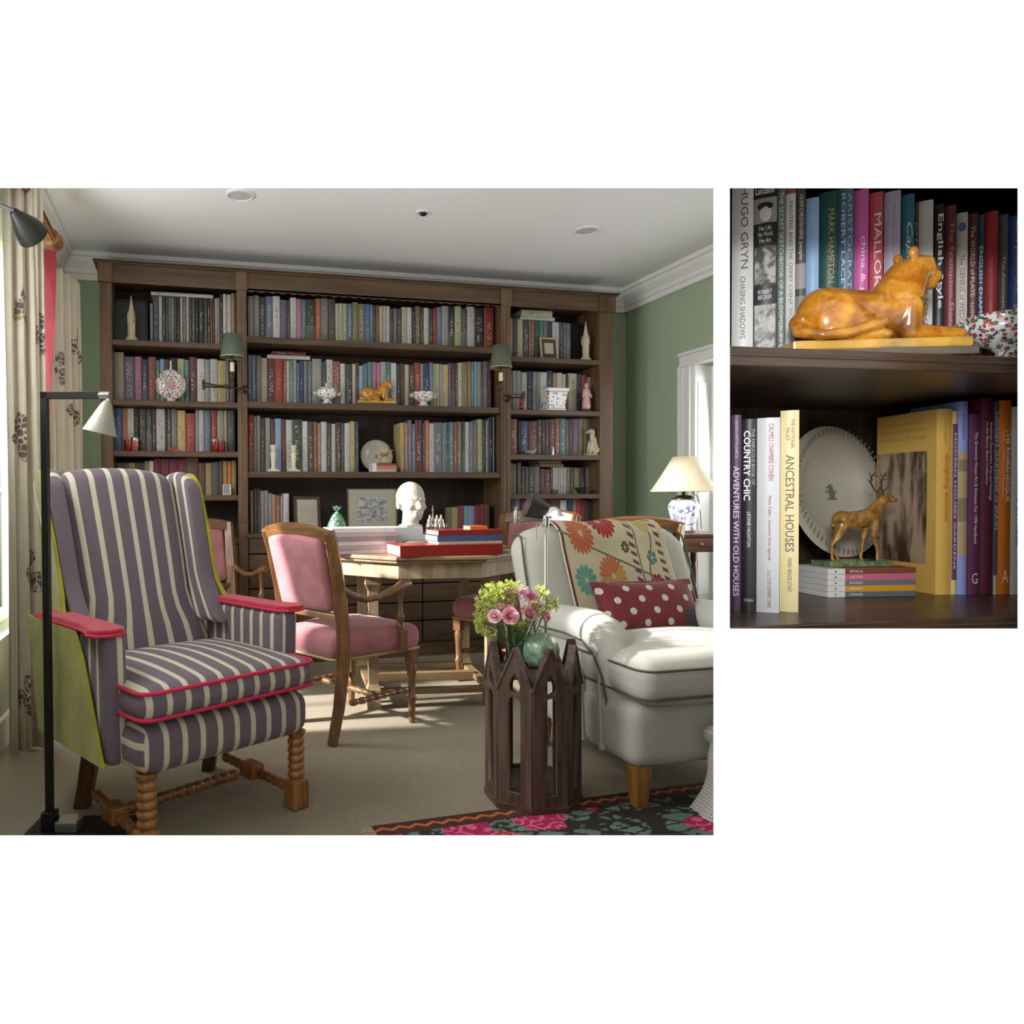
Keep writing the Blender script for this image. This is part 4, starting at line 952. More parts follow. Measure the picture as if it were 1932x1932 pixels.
ly_ = thing('lily', 'magenta and white lily with long narrow petals above the roses', 'flower', tuple(fp(1000, 1130, 2.47)))
for k in range(9):
    a = 2*PI*k/9; ln = .036 if k % 2 else .044
    def fn(u, v, a=a, ln=ln):
        rr = ln*v; wdt = .008*math.sin(PI*min(.98, v*.9+.08)); z = .02*v+.01*math.sin(PI*v)-.018*v*v
        return (rr*math.cos(a)-(u-.5)*2*wdt*math.sin(a), rr*math.sin(a)+(u-.5)*2*wdt*math.cos(a), z-.006*abs(u-.5))
    G().grid(fn, 3, 6, Vector((.1, -.7, .6)).to_track_quat('Z', 'Y').to_matrix().to_4x4()).build('petal', P_LILY, ly_, smooth=True, angle=180)
b = Vector(vc)+Vector((0, 0, .03))-fp(1000, 1130, 2.47)
G().tube([(0, 0, 0), b*.5, b], .0025, 6).build('stem', M_STEM, ly_)
# loose greenery: tiny yellow-green florets, buds and stalks
rg = random.Random(3); g = G(); gm = G()
def floret(g, p, s):
    d = Vector((rg.uniform(-1, 1), rg.uniform(-1, .4), rg.uniform(-.2, 1))).normalized(); q = d.to_track_quat('Z', 'Y').to_matrix().to_4x4(); M_ = T(*p) @ q
    for k in range(4):
        a = PI/2*k; c, sn = math.cos(a), math.sin(a)
        g.add([(0, 0, 0), (s*(c-sn*.45), s*(sn+c*.45), s*.3), (s*1.25*c, s*1.25*sn, s*.1), (s*(c+sn*.45), s*(sn-c*.45), s*.3)], [(0, 1, 2, 3)], M_)
for (x, y, n, rx, ry) in ((915, 1150, 150, 20, 42), (930, 1115, 130, 26, 16), (962, 1108, 90, 28, 14), (945, 1135, 90, 30, 20), (905, 1178, 60, 10, 18), (985, 1180, 60, 16, 10), (1022, 1115, 40, 14, 14), (1040, 1140, 50, 14, 14), (1012, 1148, 50, 14, 18), (925, 1195, 40, 14, 8)):
    for _ in range(n):
        a = rg.uniform(0, 2*PI); r = rg.random()**.6
        floret(g, fp(x+rx*r*math.cos(a), y+ry*r*math.sin(a), 2.50+rg.uniform(-.07, .07)), rg.uniform(.005, .009))
    for _ in range(3):
        q = fp(x+rg.uniform(-.6, .6)*rx, y+rg.uniform(-.5, .5)*ry, 2.5); base_ = Vector(vc)+Vector((rg.uniform(-.01, .01), rg.uniform(-.01, .01), .05))
        gm.tube([base_, base_.lerp(q, .55)+Vector((0, 0, .02)), q], .0014, 4)
o = g.build('florets', plain('ladys_mantle', '#a3ad4a', .7, var=.3, vscale=60), None); tag(o, 'frothy yellow-green florets filling out the rose bunch', 'greenery', None, 'stuff')
gm.build('stalks', M_STEM, o)
g2 = G()
for (x, y, n, rx, ry) in ((975, 1118, 60, 26, 12), (1005, 1150, 45, 22, 14), (952, 1140, 40, 20, 12)):
    for _ in range(n):
        a = rg.uniform(0, 2*PI); r = rg.random()**.6; floret(g2, fp(x+rx*r*math.cos(a), y+ry*r*math.sin(a), 2.48+rg.uniform(-.04, .04)), rg.uniform(.006, .010))
o = g2.build('blossom', plain('dusky_blossom', '#c08a8c', .7, var=.3, vscale=60), None); tag(o, 'small dusky pink blossom tucked between the roses', 'blossom', None, 'stuff')
# celadon gourd box
gc = dep(1017, 1215, 2.68)
go = thing('gourd', 'green ribbed pottery gourd on the gothic table', 'ornament', (gc.x, gc.y, TT))
t = NT('celadon_glaze'); t.set(.18, coat=.6); v = t.coord(); t.base(t.mix(t.step(t.noise(v, 40, 4, .7), .35, .65), lin('#6d8f72'), lin('#a9c2a4'))); M_CELA = t.m
def gf(u, v):
    a = 2*PI*u; th = PI*v; rib = 1-.09*abs(math.cos(4*a))**6
    r = .073*math.sin(th)**.85*rib if 0 < v < 1 else 0
    z = .064*(1-math.cos(th))-.012*max(0, (v-.9)/.1)
    return (r*math.cos(a), r*math.sin(a), z)
G().grid(gf, 64, 16).build('body', M_CELA, go, smooth=True, weld=True, angle=180)
G().tube([(0, 0, .113), (.0, .0, .125), (.006, 0, .139)], [.009, .006, .007], 8).build('stalk', M_CELA, go, smooth=True)
for k in range(3):
    a = 2.1*k+.4; G().ball((.026*math.cos(a), .026*math.sin(a), .121), (.018, .013, .005), 10, 6).build('leaf', M_CELA, go, smooth=True)
tc = thing('saucer', 'small clear glass dish beside the vase on the gothic table', 'dish', tuple(dep(938, 1256, 2.66).xy)+(TT,))
G().lathe([(.0, .002), (.028, .001), (.034, .010), (.032, .011), (.026, .004), (.0, .004)], 24).build('bowl', M_VGLASS, tc, smooth=True)

# ------------------------------------------------------------------ kilim rug
t = NT('kilim'); t.set(.95); uvn = t.n('ShaderNodeUVMap'); u = uvn.outputs[0]; ux, uy, _ = t.sep(u)
def vor_(sc, rnd, feat='F1', vec=None):
    n = t.n('ShaderNodeTexVoronoi', feature=feat); n.inputs['Scale'].default_value = sc; n.inputs['Randomness'].default_value = rnd; t.l(vec if vec is not None else u, n.inputs['Vector']); return n
blk = t.n('ShaderNodeVectorMath', operation='SNAP'); t.l(u, blk.inputs[0]); blk.inputs[1].default_value = (.008, .008, .008); ub = blk.outputs[0]
f1 = vor_(4.3, .6, vec=ub); f2 = vor_(13, 1.0, vec=ub); lv = t.n('ShaderNodeMapping'); t.l(ub, lv.inputs[0]); lv.inputs['Rotation'].default_value = (0, 0, .6); lv.inputs['Scale'].default_value = (1.0, 2.2, 1); lf = vor_(9.5, 1.0, vec=lv.outputs[0]); led = vor_(9.5, 1.0, 'DISTANCE_TO_EDGE', lv.outputs[0])
dist = t.math('ADD', f1.outputs['Distance'], t.math('MULTIPLY', t.math('SUBTRACT', f2.outputs['Distance'], .4), .16))
fc = t.n('ShaderNodeSeparateColor'); t.l(f1.outputs['Color'], fc.inputs[0])
rosec = t.mix(t.math('GREATER_THAN', fc.outputs[1], .55), lin('#b01a55'), lin('#a83232'))
rosec = t.mix(t.math('GREATER_THAN', t.math('FRACT', t.math('MULTIPLY', f2.outputs['Distance'], 3.2)), .62), rosec, lin('#d8688c'))
rosec = t.mix(t.math('LESS_THAN', dist, .10), rosec, lin('#d98a4a'))
leafc = t.mix(t.noise(ub, 14), lin('#3f5b4b'), lin('#7d9a84'))
ground = t.mix(t.noise(u, 90), lin('#1d1917'), lin('#352d29'))
lmask = t.math('MULTIPLY', t.math('GREATER_THAN', led.outputs['Distance'], .085), t.math('GREATER_THAN', lf.outputs['Distance'], .16))
lmask = t.math('MULTIPLY', lmask, t.math('LESS_THAN', dist, .62))
c_ = t.mix(lmask, ground, leafc); c_ = t.mix(t.math('LESS_THAN', dist, .40), c_, rosec)
zz_ = t.math('ABSOLUTE', t.math('SUBTRACT', uy, t.math('ADD', 1.955, t.math('MULTIPLY', t.math('PINGPONG', t.math('MULTIPLY', ux, 1.0), .03), .6))))
bord = t.math('GREATER_THAN', uy, 1.92)
bc = t.mix(t.math('LESS_THAN', zz_, .008), lin('#4a2820'), lin('#c76a33'))
t.base(t.mix(bord, c_, bc)); t.bump(t.noise(t.coord('Object', (300, 900, 1)), 1, 2), .25, .002); M_KILIM = t.m
A = onz(700, 1562); B = onz(1400, 1469); Dn = (A-B); Dn.z = 0; ex = (B-A); ex.z = 0; Lr = ex.length; ex.normalize(); ey = Vector((ex.y, -ex.x, 0))
rug = thing('rug', 'black floral kilim rug with pink roses and a zigzag border', 'rug', (A.x, A.y, 0), math.atan2(ex.y, ex.x))
def rf(a, b): x = a*2.1; y = -.98+.98*b; return (x, y, .006+.0015*math.sin(9*x)*math.sin(7*y))
o = G().grid(rf, 24, 20, uvf=lambda a, b: (a*2.1, 1.02+b*.98)).build('weave', M_KILIM, rug, smooth=True, angle=180)
m = o.modifiers.new('t', 'SOLIDIFY'); m.thickness = .005
g = G(); 
for k in range(60):
    y = -.01-.006*k*5.4/5.4; g.tube([(0, y, .006), (-.02, y+rg.uniform(-.006, .006), .009), (-.045, y+rg.uniform(-.01, .01), .003)], .0012, 4)
o = g.build('fringe', plain('rug_fringe', '#b7a98f', .9), rug); o['kind'] = 'stuff'

# ------------------------------------------------------------------ throw, cushion on the armchair
def flower_nodes(t, ux, uy, cx, cy, r, n, col, col2, base):
    dx = t.math('SUBTRACT', ux, cx); dy = t.math('SUBTRACT', uy, cy)
    rr = t.math('SQRT', t.math('ADD', t.math('MULTIPLY', dx, dx), t.math('MULTIPLY', dy, dy)))
    th = t.math('ARCTAN2', dy, dx); pt = t.math('ABSOLUTE', t.math('SINE', t.math('MULTIPLY', th, n/2)))
    edge = t.math('MULTIPLY', t.math('ADD', .72, t.math('MULTIPLY', t.math('POWER', pt, .6), .28)), r)
    inside = t.math('LESS_THAN', rr, edge); gap = t.math('GREATER_THAN', t.math('MULTIPLY', pt, rr), .0035)
    heart = t.math('GREATER_THAN', rr, r*.14)
    msk = t.math('MULTIPLY', t.math('MULTIPLY', inside, gap), heart)
    return t.mix(msk, base, t.mix(t.math('GREATER_THAN', th, .6), lin(col), lin(col2)))
t = NT('suzani_throw'); t.set(.85); uvn = t.n('ShaderNodeUVMap'); ux, uy, _ = t.sep(uvn.outputs[0])
base = t.mix(t.noise(uvn.outputs[0], 12), lin('#b9ac8c'), lin('#cfc3a5'))
def stripe(base, x, wd, col): return t.mix(t.math('LESS_THAN', t.math('ABSOLUTE', t.math('SUBTRACT', ux, x)), wd), base, lin(col))
base = stripe(base, .385, .0035, '#5d6a55'); base = stripe(base, .012, .006, '#5a2a30')
for x, sg in ((.363, 1), (.505, 1)):            # ladder of small curved leaves
    fy = t.math('FRACT', t.math('ADD', t.math('MULTIPLY', uy, 34), t.math('MULTIPLY', ux, 14)))
    lm = t.math('MULTIPLY', t.math('LESS_THAN', t.math('ABSOLUTE', t.math('SUBTRACT', ux, x)), .014), t.math('LESS_THAN', fy, .45))
    base = t.mix(lm, base, t.mix(t.noise(uvn.outputs[0], 20), lin('#4a4f48'), lin('#7a3034')))
wave = t.math('ADD', .445, t.math('MULTIPLY', t.math('SINE', t.math('MULTIPLY', uy, 24)), .022))
base = t.mix(t.math('LESS_THAN', t.math('ABSOLUTE', t.math('SUBTRACT', ux, wave)), .0035), base, lin('#4f5d4f'))
base = t.mix(t.math('LESS_THAN', t.math('ABSOLUTE', t.math('SUBTRACT', t.math('ADD', uy, t.math('MULTIPLY', ux, .35)), .345)), .0035), base, lin('#56624e'))
for f in ((.245, .385, .066, 18, '#9c2430', '#9c2430'), (.105, .335, .066, 20, '#b8613a', '#b8613a'), (.225, .195, .072, 20, '#bb8a48', '#b8653c'), (.085, .185, .052, 12, '#5e9488', '#5e9488'), (.452, .375, .040, 14, '#b79a5e', '#b79a5e'), (.450, .165, .036, 8, '#982a3c', '#982a3c'), (.325, .290, .020, 8, '#3a2a2a', '#3a2a2a'), (.450, .255, .026, 5, '#4c7a6c', '#4c7a6c'), (.06, .47, .06, 16, '#4a6a80', '#4a6a80'), (.27, .54, .06, 16, '#9c2430', '#9c2430'), (.42, .5, .05, 14, '#5e9488', '#5e9488')):
    base = flower_nodes(t, ux, uy, *f, base)
t.base(base); t.bump(t.noise(uvn.outputs[0], 300), .15, .002); M_SUZ = t.m
th = thing('throw', 'embroidered cream throw with large flowers draped over the cream armchair back', 'throw', tuple(ac.location), ac.rotation_euler.z)
def tf(a, b):                                   # a across, b from the lower front edge up, over the top and down behind
    x = -.285+.53*a+.04*(1-b); s = b*.80
    zc = .50; yf = lambda z: .545+.19*((z-.40)/.58)-.03*(1-(x/.45)**2)*(1-(z-.40)/.58)
    flat = .895-.50
    if s < flat: z = zc+s; y = yf(z)+.012
    else:
        k = min(1, (s-flat)/.24); ang = PI*k; z = .895+.095*math.sin(ang)*(1-.25*abs(x)**2); y = yf(.895)+.012+.105*(1-math.cos(ang))
        if s-flat > .24: z -= (s-flat-.24)
    return (x, y-.018+.004*math.sin(11*a+5*b), z+.004*math.sin(14*a)*(1 if s > flat else .3))
o = G().grid(tf, 26, 34, uvf=lambda a, b: (a*.55, b*.62)).build('cloth', M_SUZ, th, smooth=True, angle=180)
m = o.modifiers.new('t', 'SOLIDIFY'); m.thickness = .005; m.offset = 1
t = NT('polka_ikat'); t.set(.8, sheen=.2); uvn = t.n('ShaderNodeUVMap'); ux, uy, _ = t.sep(uvn.outputs[0])
rowi = t.math('FLOOR', t.math('DIVIDE', uy, .052)); sh_ = t.math('MULTIPLY', t.math('MODULO', t.math('ABSOLUTE', rowi), 2.0), .5)
fx = t.math('SUBTRACT', t.math('FRACT', t.math('ADD', t.math('DIVIDE', ux, .112), sh_)), .5); fy = t.math('SUBTRACT', t.math('FRACT', t.math('DIVIDE', uy, .052)), .5)
dd = t.math('ADD', t.math('MULTIPLY', t.math('POWER', t.math('ABSOLUTE', t.math('MULTIPLY', fx, .112)), 2.0), 1.0), t.math('POWER', t.math('ABSOLUTE', t.math('MULTIPLY', fy, .052)), 2.0))
dot = t.math('LESS_THAN', dd, .0150**2)
redc = t.mix(t.noise(t.coord('Object', (120, 20, 20)), 1), lin('#691f25'), lin('#833138'))
pc = t.mix(dot, redc, lin('#cfc8bb'))
patch = t.math('MULTIPLY', t.math('GREATER_THAN', ux, .135), t.math('LESS_THAN', uy, -.03))
t.base(t.mix(patch, pc, t.mix(t.noise(uvn.outputs[0], 14), lin('#30323a'), lin('#4b4c52')))); M_POLKA = t.m
cu_ = thing('cushion', 'red polka dot cushion with dark corner patch on the cream armchair', 'cushion', tuple(ac.matrix_basis @ Vector((.055, .475, .535))), ac.rotation_euler.z)
Mc = RX(math.radians(62)) @ T(0, .105, 0)
def cdef(p):
    sx_, sy_ = abs(p.x)/.235, abs(p.y)/.118
    pinch = 1+.06*(sx_*sy_)**2-.05*(1-sx_*sx_)*(sy_**4)-.035*(1-sy_*sy_)*sx_**4
    return (p.x*pinch, p.y*pinch, p.z*max(.10, (1-sx_**3)*(1-sy_**3))**.55)
softbox(G(), (0, 0, 0), (.235, .118, .05), .02, n=12, M=Mc, deform=cdef, uvf=lambda p, ax, sg: (p.x, p.y)).build('cover', M_POLKA, cu_, smooth=True, weld=True, angle=180)
G().tube([Mc @ Vector((x*1.05, y*1.04, 0)) for x, y in ((-.235, -.118), (-.12, -.113), (.12, -.113), (.235, -.118), (.228, 0), (.235, .118), (.12, .113), (-.12, .113), (-.235, .118), (-.228, 0), (-.235, -.118))], .004, 6).build('seam', M_POLKA, cu_, smooth=True)

# ------------------------------------------------------------------ gingham stool, side table and lamp by the window
t = NT('gingham'); t.set(.9); uvn = t.n('ShaderNodeUVMap'); ux, uy, _ = t.sep(uvn.outputs[0])
ga = t.math('GREATER_THAN', t.math('FRACT', t.math('MULTIPLY', ux, 90)), .5); gb = t.math('GREATER_THAN', t.math('FRACT', t.math('MULTIPLY', uy, 90)), .5)
t.base(t.mix(t.math('MULTIPLY', t.math('ADD', ga, gb), .5), lin('#d6d3cc'), lin('#9a948c'))); M_GING = t.m
sp_ = onz(1322, 1540)
st = thing('footstool', 'gingham covered stool with flared skirt on the edge of the rug', 'stool', (sp_.x+.185, sp_.y-.09, .008))
def sf(u, v):
    a = 2*PI*u; z = .25*v; r = .145+.05*(1-v)**1.5-.012*math.sin(PI*min(1, v/.75)); ss = abs(math.cos(a))**4+abs(math.sin(a))**4
    r = r*ss**-.25*(1+.03*math.sin(16*a)*(1-v)); return (r*math.cos(a), r*math.sin(a), z)
G().grid(sf, 64, 8, uvf=lambda a, b: (a*1.3, b*.25)).build('skirt', M_GING, st, smooth=True, angle=180)
soft('pad', M_GING, st, (0, 0, .262), (.147, .147, .03), .03, n=6, puff=.015)
M_MAHOG = wood('mahogany', '#3b1f14', '#69402a', 8, 0, .3, .08, coat=.4)
tp = Vector((3.13, 4.08, 0))
sd = thing('side_table', 'small mahogany side table under the blue and white lamp', 'side table', (tp.x, tp.y, 0), math.radians(-8))
G().box(-.21, -.21, .855, .21, .21, .875).build('top', M_MAHOG, sd, bevel=.004)
G().box(-.19, -.19, .76, .19, .19, .855).build('frieze', M_MAHOG, sd, bevel=.003)
d = G().box(-.15, -.202, .775, .15, -.188, .845).build('drawer', M_MAHOG, sd, bevel=.003)
G().ball((0, -.21, .81), .010, 10, 6).build('knob', M_BRASS, d, smooth=True)
for sx in (-1, 1):
    for sy in (-1, 1):
        G().lathe([(.020, 0), (.014, .02), (.018, .08), (.012, .10), (.016, .40), (.022, .60), (.014, .66), (.022, .68), (.022, .76)], 14, T(sx*.165, sy*.165, 0)).build('leg', M_MAHOG, sd, smooth=True, angle=50)
G().box(-.17, -.17, .22, .17, .17, .235).build('lower_shelf', M_MAHOG, sd, bevel=.003)
t = NT('blue_white_porcelain'); t.set(.15, coat=.5); v = t.coord(); a1 = t.noise(v, 26, 4, .65, dist=1.2); vb = t.n('ShaderNodeTexVoronoi'); vb.inputs['Scale'].default_value = 22; t.l(v, vb.inputs['Vector'])
bm_ = t.math('MAXIMUM', t.step(a1, .54, .60), t.math('LESS_THAN', vb.outputs['Distance'], .26))
t.base(t.mix(t.math('MULTIPLY', bm_, .85), lin('#dfe2ea'), lin('#34406f'))); M_BW = t.m
tl = thing('table_lamp', 'blue and white ginger jar lamp with parchment shade by the window', 'lamp', (tp.x, tp.y, .875))
G().lathe([(.062, 0), (.066, .01), (.068, .04), (.082, .10), (.094, .15), (.093, .175), (.078, .20), (.058, .212)], 32).build('jar', M_BW, tl, smooth=True, angle=60)
G().lathe([(.080, 0), (.080, .012), (.064, .014)], 28, T(0, 0, -.0)).build('stand', M_MAHOG, tl, smooth=True, angle=50)
G().lathe([(.064, .205), (.064, .218), (.050, .228), (.040, .236), (.012, .24), (.010, .30)], 28).build('cap', plain('bronze', '#4c4230', .4, metal=.7), tl, smooth=True, angle=50)
t = NT('parchment_shade'); t.set(.8); v = t.coord(); t.base(t.mix(t.noise(v, 8, 4), lin('#b9a98c'), lin('#d6c9ae'))); 
nt = t.t; out = [n for n in nt.nodes if n.type == 'OUTPUT_MATERIAL'][0]; trl = t.n('ShaderNodeBsdfTranslucent'); trl.inputs['Color'].default_value = (.8, .66, .48, 1); ms = t.n('ShaderNodeMixShader'); ms.inputs[0].default_value = .14
t.l(t.b.outputs[0], ms.inputs[1]); t.l(trl.outputs[0], ms.inputs[2]); t.l(ms.outputs[0], out.inputs[0])
G().lathe([(.205, .262), (.150, .345), (.105, .42), (.068, .485), (.066, .484), (.103, .418), (.148, .343), (.203, .261)], 36, cap=False).build('shade', t.m, tl, smooth=True, angle=180)
G().tube([(.012, 0, .26), (.03, 0, .285), (.06, -.01, .27)], .004, 6).build('harp', M_DARK, tl, smooth=True)
G().tube([(.05, -.02, .26), (.085, -.03, .22), (.10, -.03, .12), (.098, -.04, .02)], .0022, 6).build('flex', M_DARK, tl, smooth=True)
# ------------------------------------------------------------------ ornaments on the main bookcase
def at_shelf(x, z, Y): p = onY(x, 800, Y); return (p.x, Y, z+.001)
M_BISQUE = plain('bisque', '#c4b498', .75, var=.12, vscale=25); M_EBONY = plain('ebonised_frame', '#141614', .5, var=.1)
M_GOLD = plain('aged_gilt', '#9c8a5a', .4, metal=.6, var=.15)
def black_panel(x0, x1, z, h, Y, label):
    a = onY(x0, 600, Y); b = onY(x1, 600, Y); t_ = thing('framed_panel', label, 'picture', ((a.x+b.x)/2, Y, z)); w = (b.x-a.x)/2
    G().box(-w+.012, .004, .012, w-.012, .012, h-.012).build('panel', plain('black_panel', '#0d120f', .35, var=.2), t_)
    for q in ((-w, 0, -w+.014, h), (w-.014, 0, w, h), (-w+.014, 0, w-.014, .014), (-w+.014, h-.014, w-.014, h)): G().box(q[0], -.004, q[1], q[2], .014, q[3]).build('frame', M_EBONY, t_, bevel=.002)
black_panel(212, 279, SZ[0], .305, YB+.19, 'black framed panel behind the spire ornament on the curtain side')
black_panel(1074, 1131, SZ[0], .305, YB+.19, 'black framed panel behind the spire ornament on the door side')
def spire(x, label):
    t_ = thing('spire_ornament', label, 'ornament', at_shelf(x, SZ[0], YB+.06), PI/8)
    G().lathe([(.040, 0), (.042, .012), (.034, .022), (.030, .030)], 8).build('base', M_BISQUE, t_, bevel=.002)
    G().lathe([(.024, .030), (.025, .12), (.027, .155), (.022, .175)], 8).build('shaft', M_BISQUE, t_)
    G().lathe([(.022, .175), (.015, .21), (.007, .255), (.002, .292), (.0, .296)], 8).build('pinnacle', M_BISQUE, t_)
    for k in range(4): G().lathe([(.005, .12), (.006, .16), (.0, .195)], 6, RZ(PI/2*k+PI/8) @ T(.027, 0, 0)).build('crocket', M_GOLD if k == 3 else M_BISQUE, t_)
spire(250, 'pale gothic spire ornament on the top shelf, curtain-side bay')
spire(1105, 'pale gothic spire ornament on the top shelf, door-side bay')
def floral(name, base, sc=34, dens=.42, big=None):
    t = NT(name); t.set(.15, coat=.5); v = t.coord(); n = t.n('ShaderNodeTexVoronoi'); n.inputs['Scale'].default_value = sc; t.l(v, n.inputs['Vector'])
    cs = t.n('ShaderNodeSeparateColor'); t.l(n.outputs['Color'], cs.inputs[0])
    c = t.mix(t.math('GREATER_THAN', cs.outputs[0], .5), lin('#3a5a48'), lin('#a83a30')); c = t.mix(t.math('GREATER_THAN', cs.outputs[1], .78), c, lin('#33406e'))
    m = t.math('LESS_THAN', n.outputs['Distance'], dens); e = t.noise(v, sc*3, 2)
    m = t.math('MULTIPLY', m, t.math('GREATER_THAN', e, .42)); t.base(t.mix(m, lin(base), c)); return t.m
M_FLOR = floral('floral_porcelain', '#d6d4cc', 60); M_FLORB = floral('floral_porcelain_large', '#e2e0da', 95, .52)
M_WPOR = plain('white_porcelain', '#d8d5cc', .2, var=.03, coat=.5)
# moon flask with a dense pattern
mf = thing('moon_flask', 'oval flowered porcelain flask with a thin neck, second shelf of the curtain-side bay', 'vase', at_shelf(323, SZ[1], YB+.045))
G().ball((0, 0, .108), (.098, .026, .100), 28, 16).build('body', floral('dense_floral', '#cfcac0', 95, .5), mf, smooth=True)
G().lathe([(.024, -.026), (.025, -.029), (.014, -.032)], 24, T(0, 0, .105) @ RX(PI/2) @ T(0, 0, .058)).build('medallion', plain('red_medallion', '#b58078', .3, var=.35, vscale=90), mf, smooth=True)
G().lathe([(.030, 0), (.026, .012)], 20).build('foot', M_WPOR, mf, smooth=True)
G().lathe([(.010, .20), (.006, .215), (.005, .255), (.008, .262)], 12).build('neck', M_WPOR, mf, smooth=True)
def tureen(name, label, loc, s, mat, cat='tureen', rz=0.0):
    t_ = thing(name, label, cat, loc, rz)
    Ms = Matrix.Diagonal((1.0*s, .78*s, s, 1))
    G().lathe([(.036, 0), (.038, .005), (.026, .014), (.022, .022), (.030, .030), (.052, .042), (.066, .060), (.068, .072), (.062, .082), (.066, .090), (.063, .091), (.058, .083), (.060, .066), (.030, .036), (.0, .034)], 36, Ms).build('bowl', mat, t_, smooth=True, angle=60)
    for sx in (-1, 1):
        G().tube([Ms @ Vector((sx*.062, 0, .066)), Ms @ Vector((sx*.078, 0, .076)), Ms @ Vector((sx*.088, 0, .072)), Ms @ Vector((sx*.082, 0, .060)), Ms @ Vector((sx*.066, 0, .058))], [.006*s, .0065*s, .007*s, .006*s, .005*s], 8).build('handle', mat, t_, smooth=True)
    return t_
tu = tureen('tureen', 'flowered porcelain tureen with lid, window-side one of the pair beside the golden lion', at_shelf(617, CZ[1], YB+.055), 1.05, M_FLOR)
G().lathe([(.066, .092), (.058, .106), (.030, .118), (.010, .122), (.008, .132), (.014, .140), (.0, .148)], 30, Matrix.Diagonal((1.05, .82, 1.0, 1))).build('lid', M_FLOR, tu, smooth=True, angle=60)
tureen('tureen', 'flowered porcelain bowl with two handles, door-side one of the pair beside the golden lion', at_shelf(799, CZ[1], YB+.055), 1.12, M_FLOR)
# lion ---------------------------------------------------------------
def glaze(name, a, b, c_, sc):
    t = NT(name); t.set(.16, coat=.7); v = t.coord(); n = t.noise(v, sc, 5, .65, dist=.6); m = t.noise(v, sc*.35, 3)
    t.base(t.mix(t.step(m, .55, .75), t.mix(t.step(n, .3, .7), lin(a), lin(b)), lin(c_))); t.bump(t.noise(v, sc*1.5, 3), .15, .003); return t.m
M_AMBER = glaze('amber_glaze', '#9c5a14', '#d8962f', '#6d3d16', 22); M_LBASE = glaze('lion_base_glaze', '#b98a35', '#d0a548', '#5f5a48', 14)
def lion_mesh(voxel):
    u = .001; g = G()
    def E(c, r): g.ball([x*u for x in c], [x*u for x in r], 28, 18)
    def Cp(p, q, a, b): g.capsule([x*u for x in p], [x*u for x in q], a*u, b*u, 24)
    E((62, 0, 62), (58, 46, 60)); Cp((60, 0, 70), (190, 0, 62), 50, 44); E((205, 0, 60), (46, 42, 58))
    Cp((200, 0, 85), (224, 0, 138), 46, 36); Cp((182, 0, 95), (210, 0, 142), 34, 29)
    E((236, 0, 150), (37, 31, 31)); E((264, 0, 136), (20, 18, 17)); E((271, 0, 143), (13, 11, 9)); E((260, 0, 120), (17, 14, 11)); E((247, 0, 168), (22, 24, 10))
    for s in (-1, 1):
        E((216, s*25, 180), (10, 8, 14)); E((254, s*14, 159), (9, 7, 6))
        Cp((205, s*27, 30), (208, s*30, 70), 24, 22); Cp((208, s*29, 18), (292, s*26, 13), 18, 14); E((298, s*26, 13), (19, 15, 13))
        E((78, s*36, 46), (52, 18, 46)); Cp((60, s*42, 14), (140, s*46, 13), 15, 14); E((150, s*46, 12), (18, 13, 12)); Cp((118, s*40, 40), (132, s*44, 18), 16, 14)
    tail = [(14, 0, 66), (-6, 12, 46), (-8, 34, 22), (26, 60, 11), (70, 68, 14), (112, 66, 26), (138, 62, 33)]
    tail = [(x, -y, z) for x, y, z in tail]
    for p, q in zip(tail[:-1], tail[1:]): Cp(p, q, 11, 11)
    return fuse(g, 'lion_body', voxel, 9, .5)
LION = lion_mesh(.0033); LION.materials.clear(); LION.materials.append(M_AMBER)
def lion(label, loc, s, rz=0.0):
    t_ = thing('lion_figure', label, 'figurine', loc, rz)
    o = link('body', LION, t_); o.matrix_local = T(-.145*s, 0, .034*s) @ Matrix.Diagonal((s, s, s, 1))
    for sy in (-1, 1):
        for c, r, m in (((.264, sy*.0150, .1565), .0042, M_EBONY), ((.2815, sy*.006, .140), .0028, M_EBONY)): G().ball(c, r, 8, 6).build('eye' if r > .003 else 'nostril', m, o, smooth=True)
    G().tube([(.278, -.010, .126), (.281, 0, .124), (.278, .010, .126)], .0016, 6).build('mouth', plain('dark_glaze', '#5d3212', .3), o)
    G().box(-.185*s, -.062*s, 0, .172*s, .062*s, .016*s).build('plinth', plain('plinth_grey', '#5d574c', .5, var=.25, vscale=30), t_, bevel=.003)
    G().box(-.172*s, -.056*s, .016*s, .165*s, .056*s, .036*s).build('ground', M_LBASE, t_, bevel=.004)
    return t_
lion('golden glazed lion figure lying on a plinth on the wall bookcase', at_shelf(711, CZ[1], YB+.06), .80)
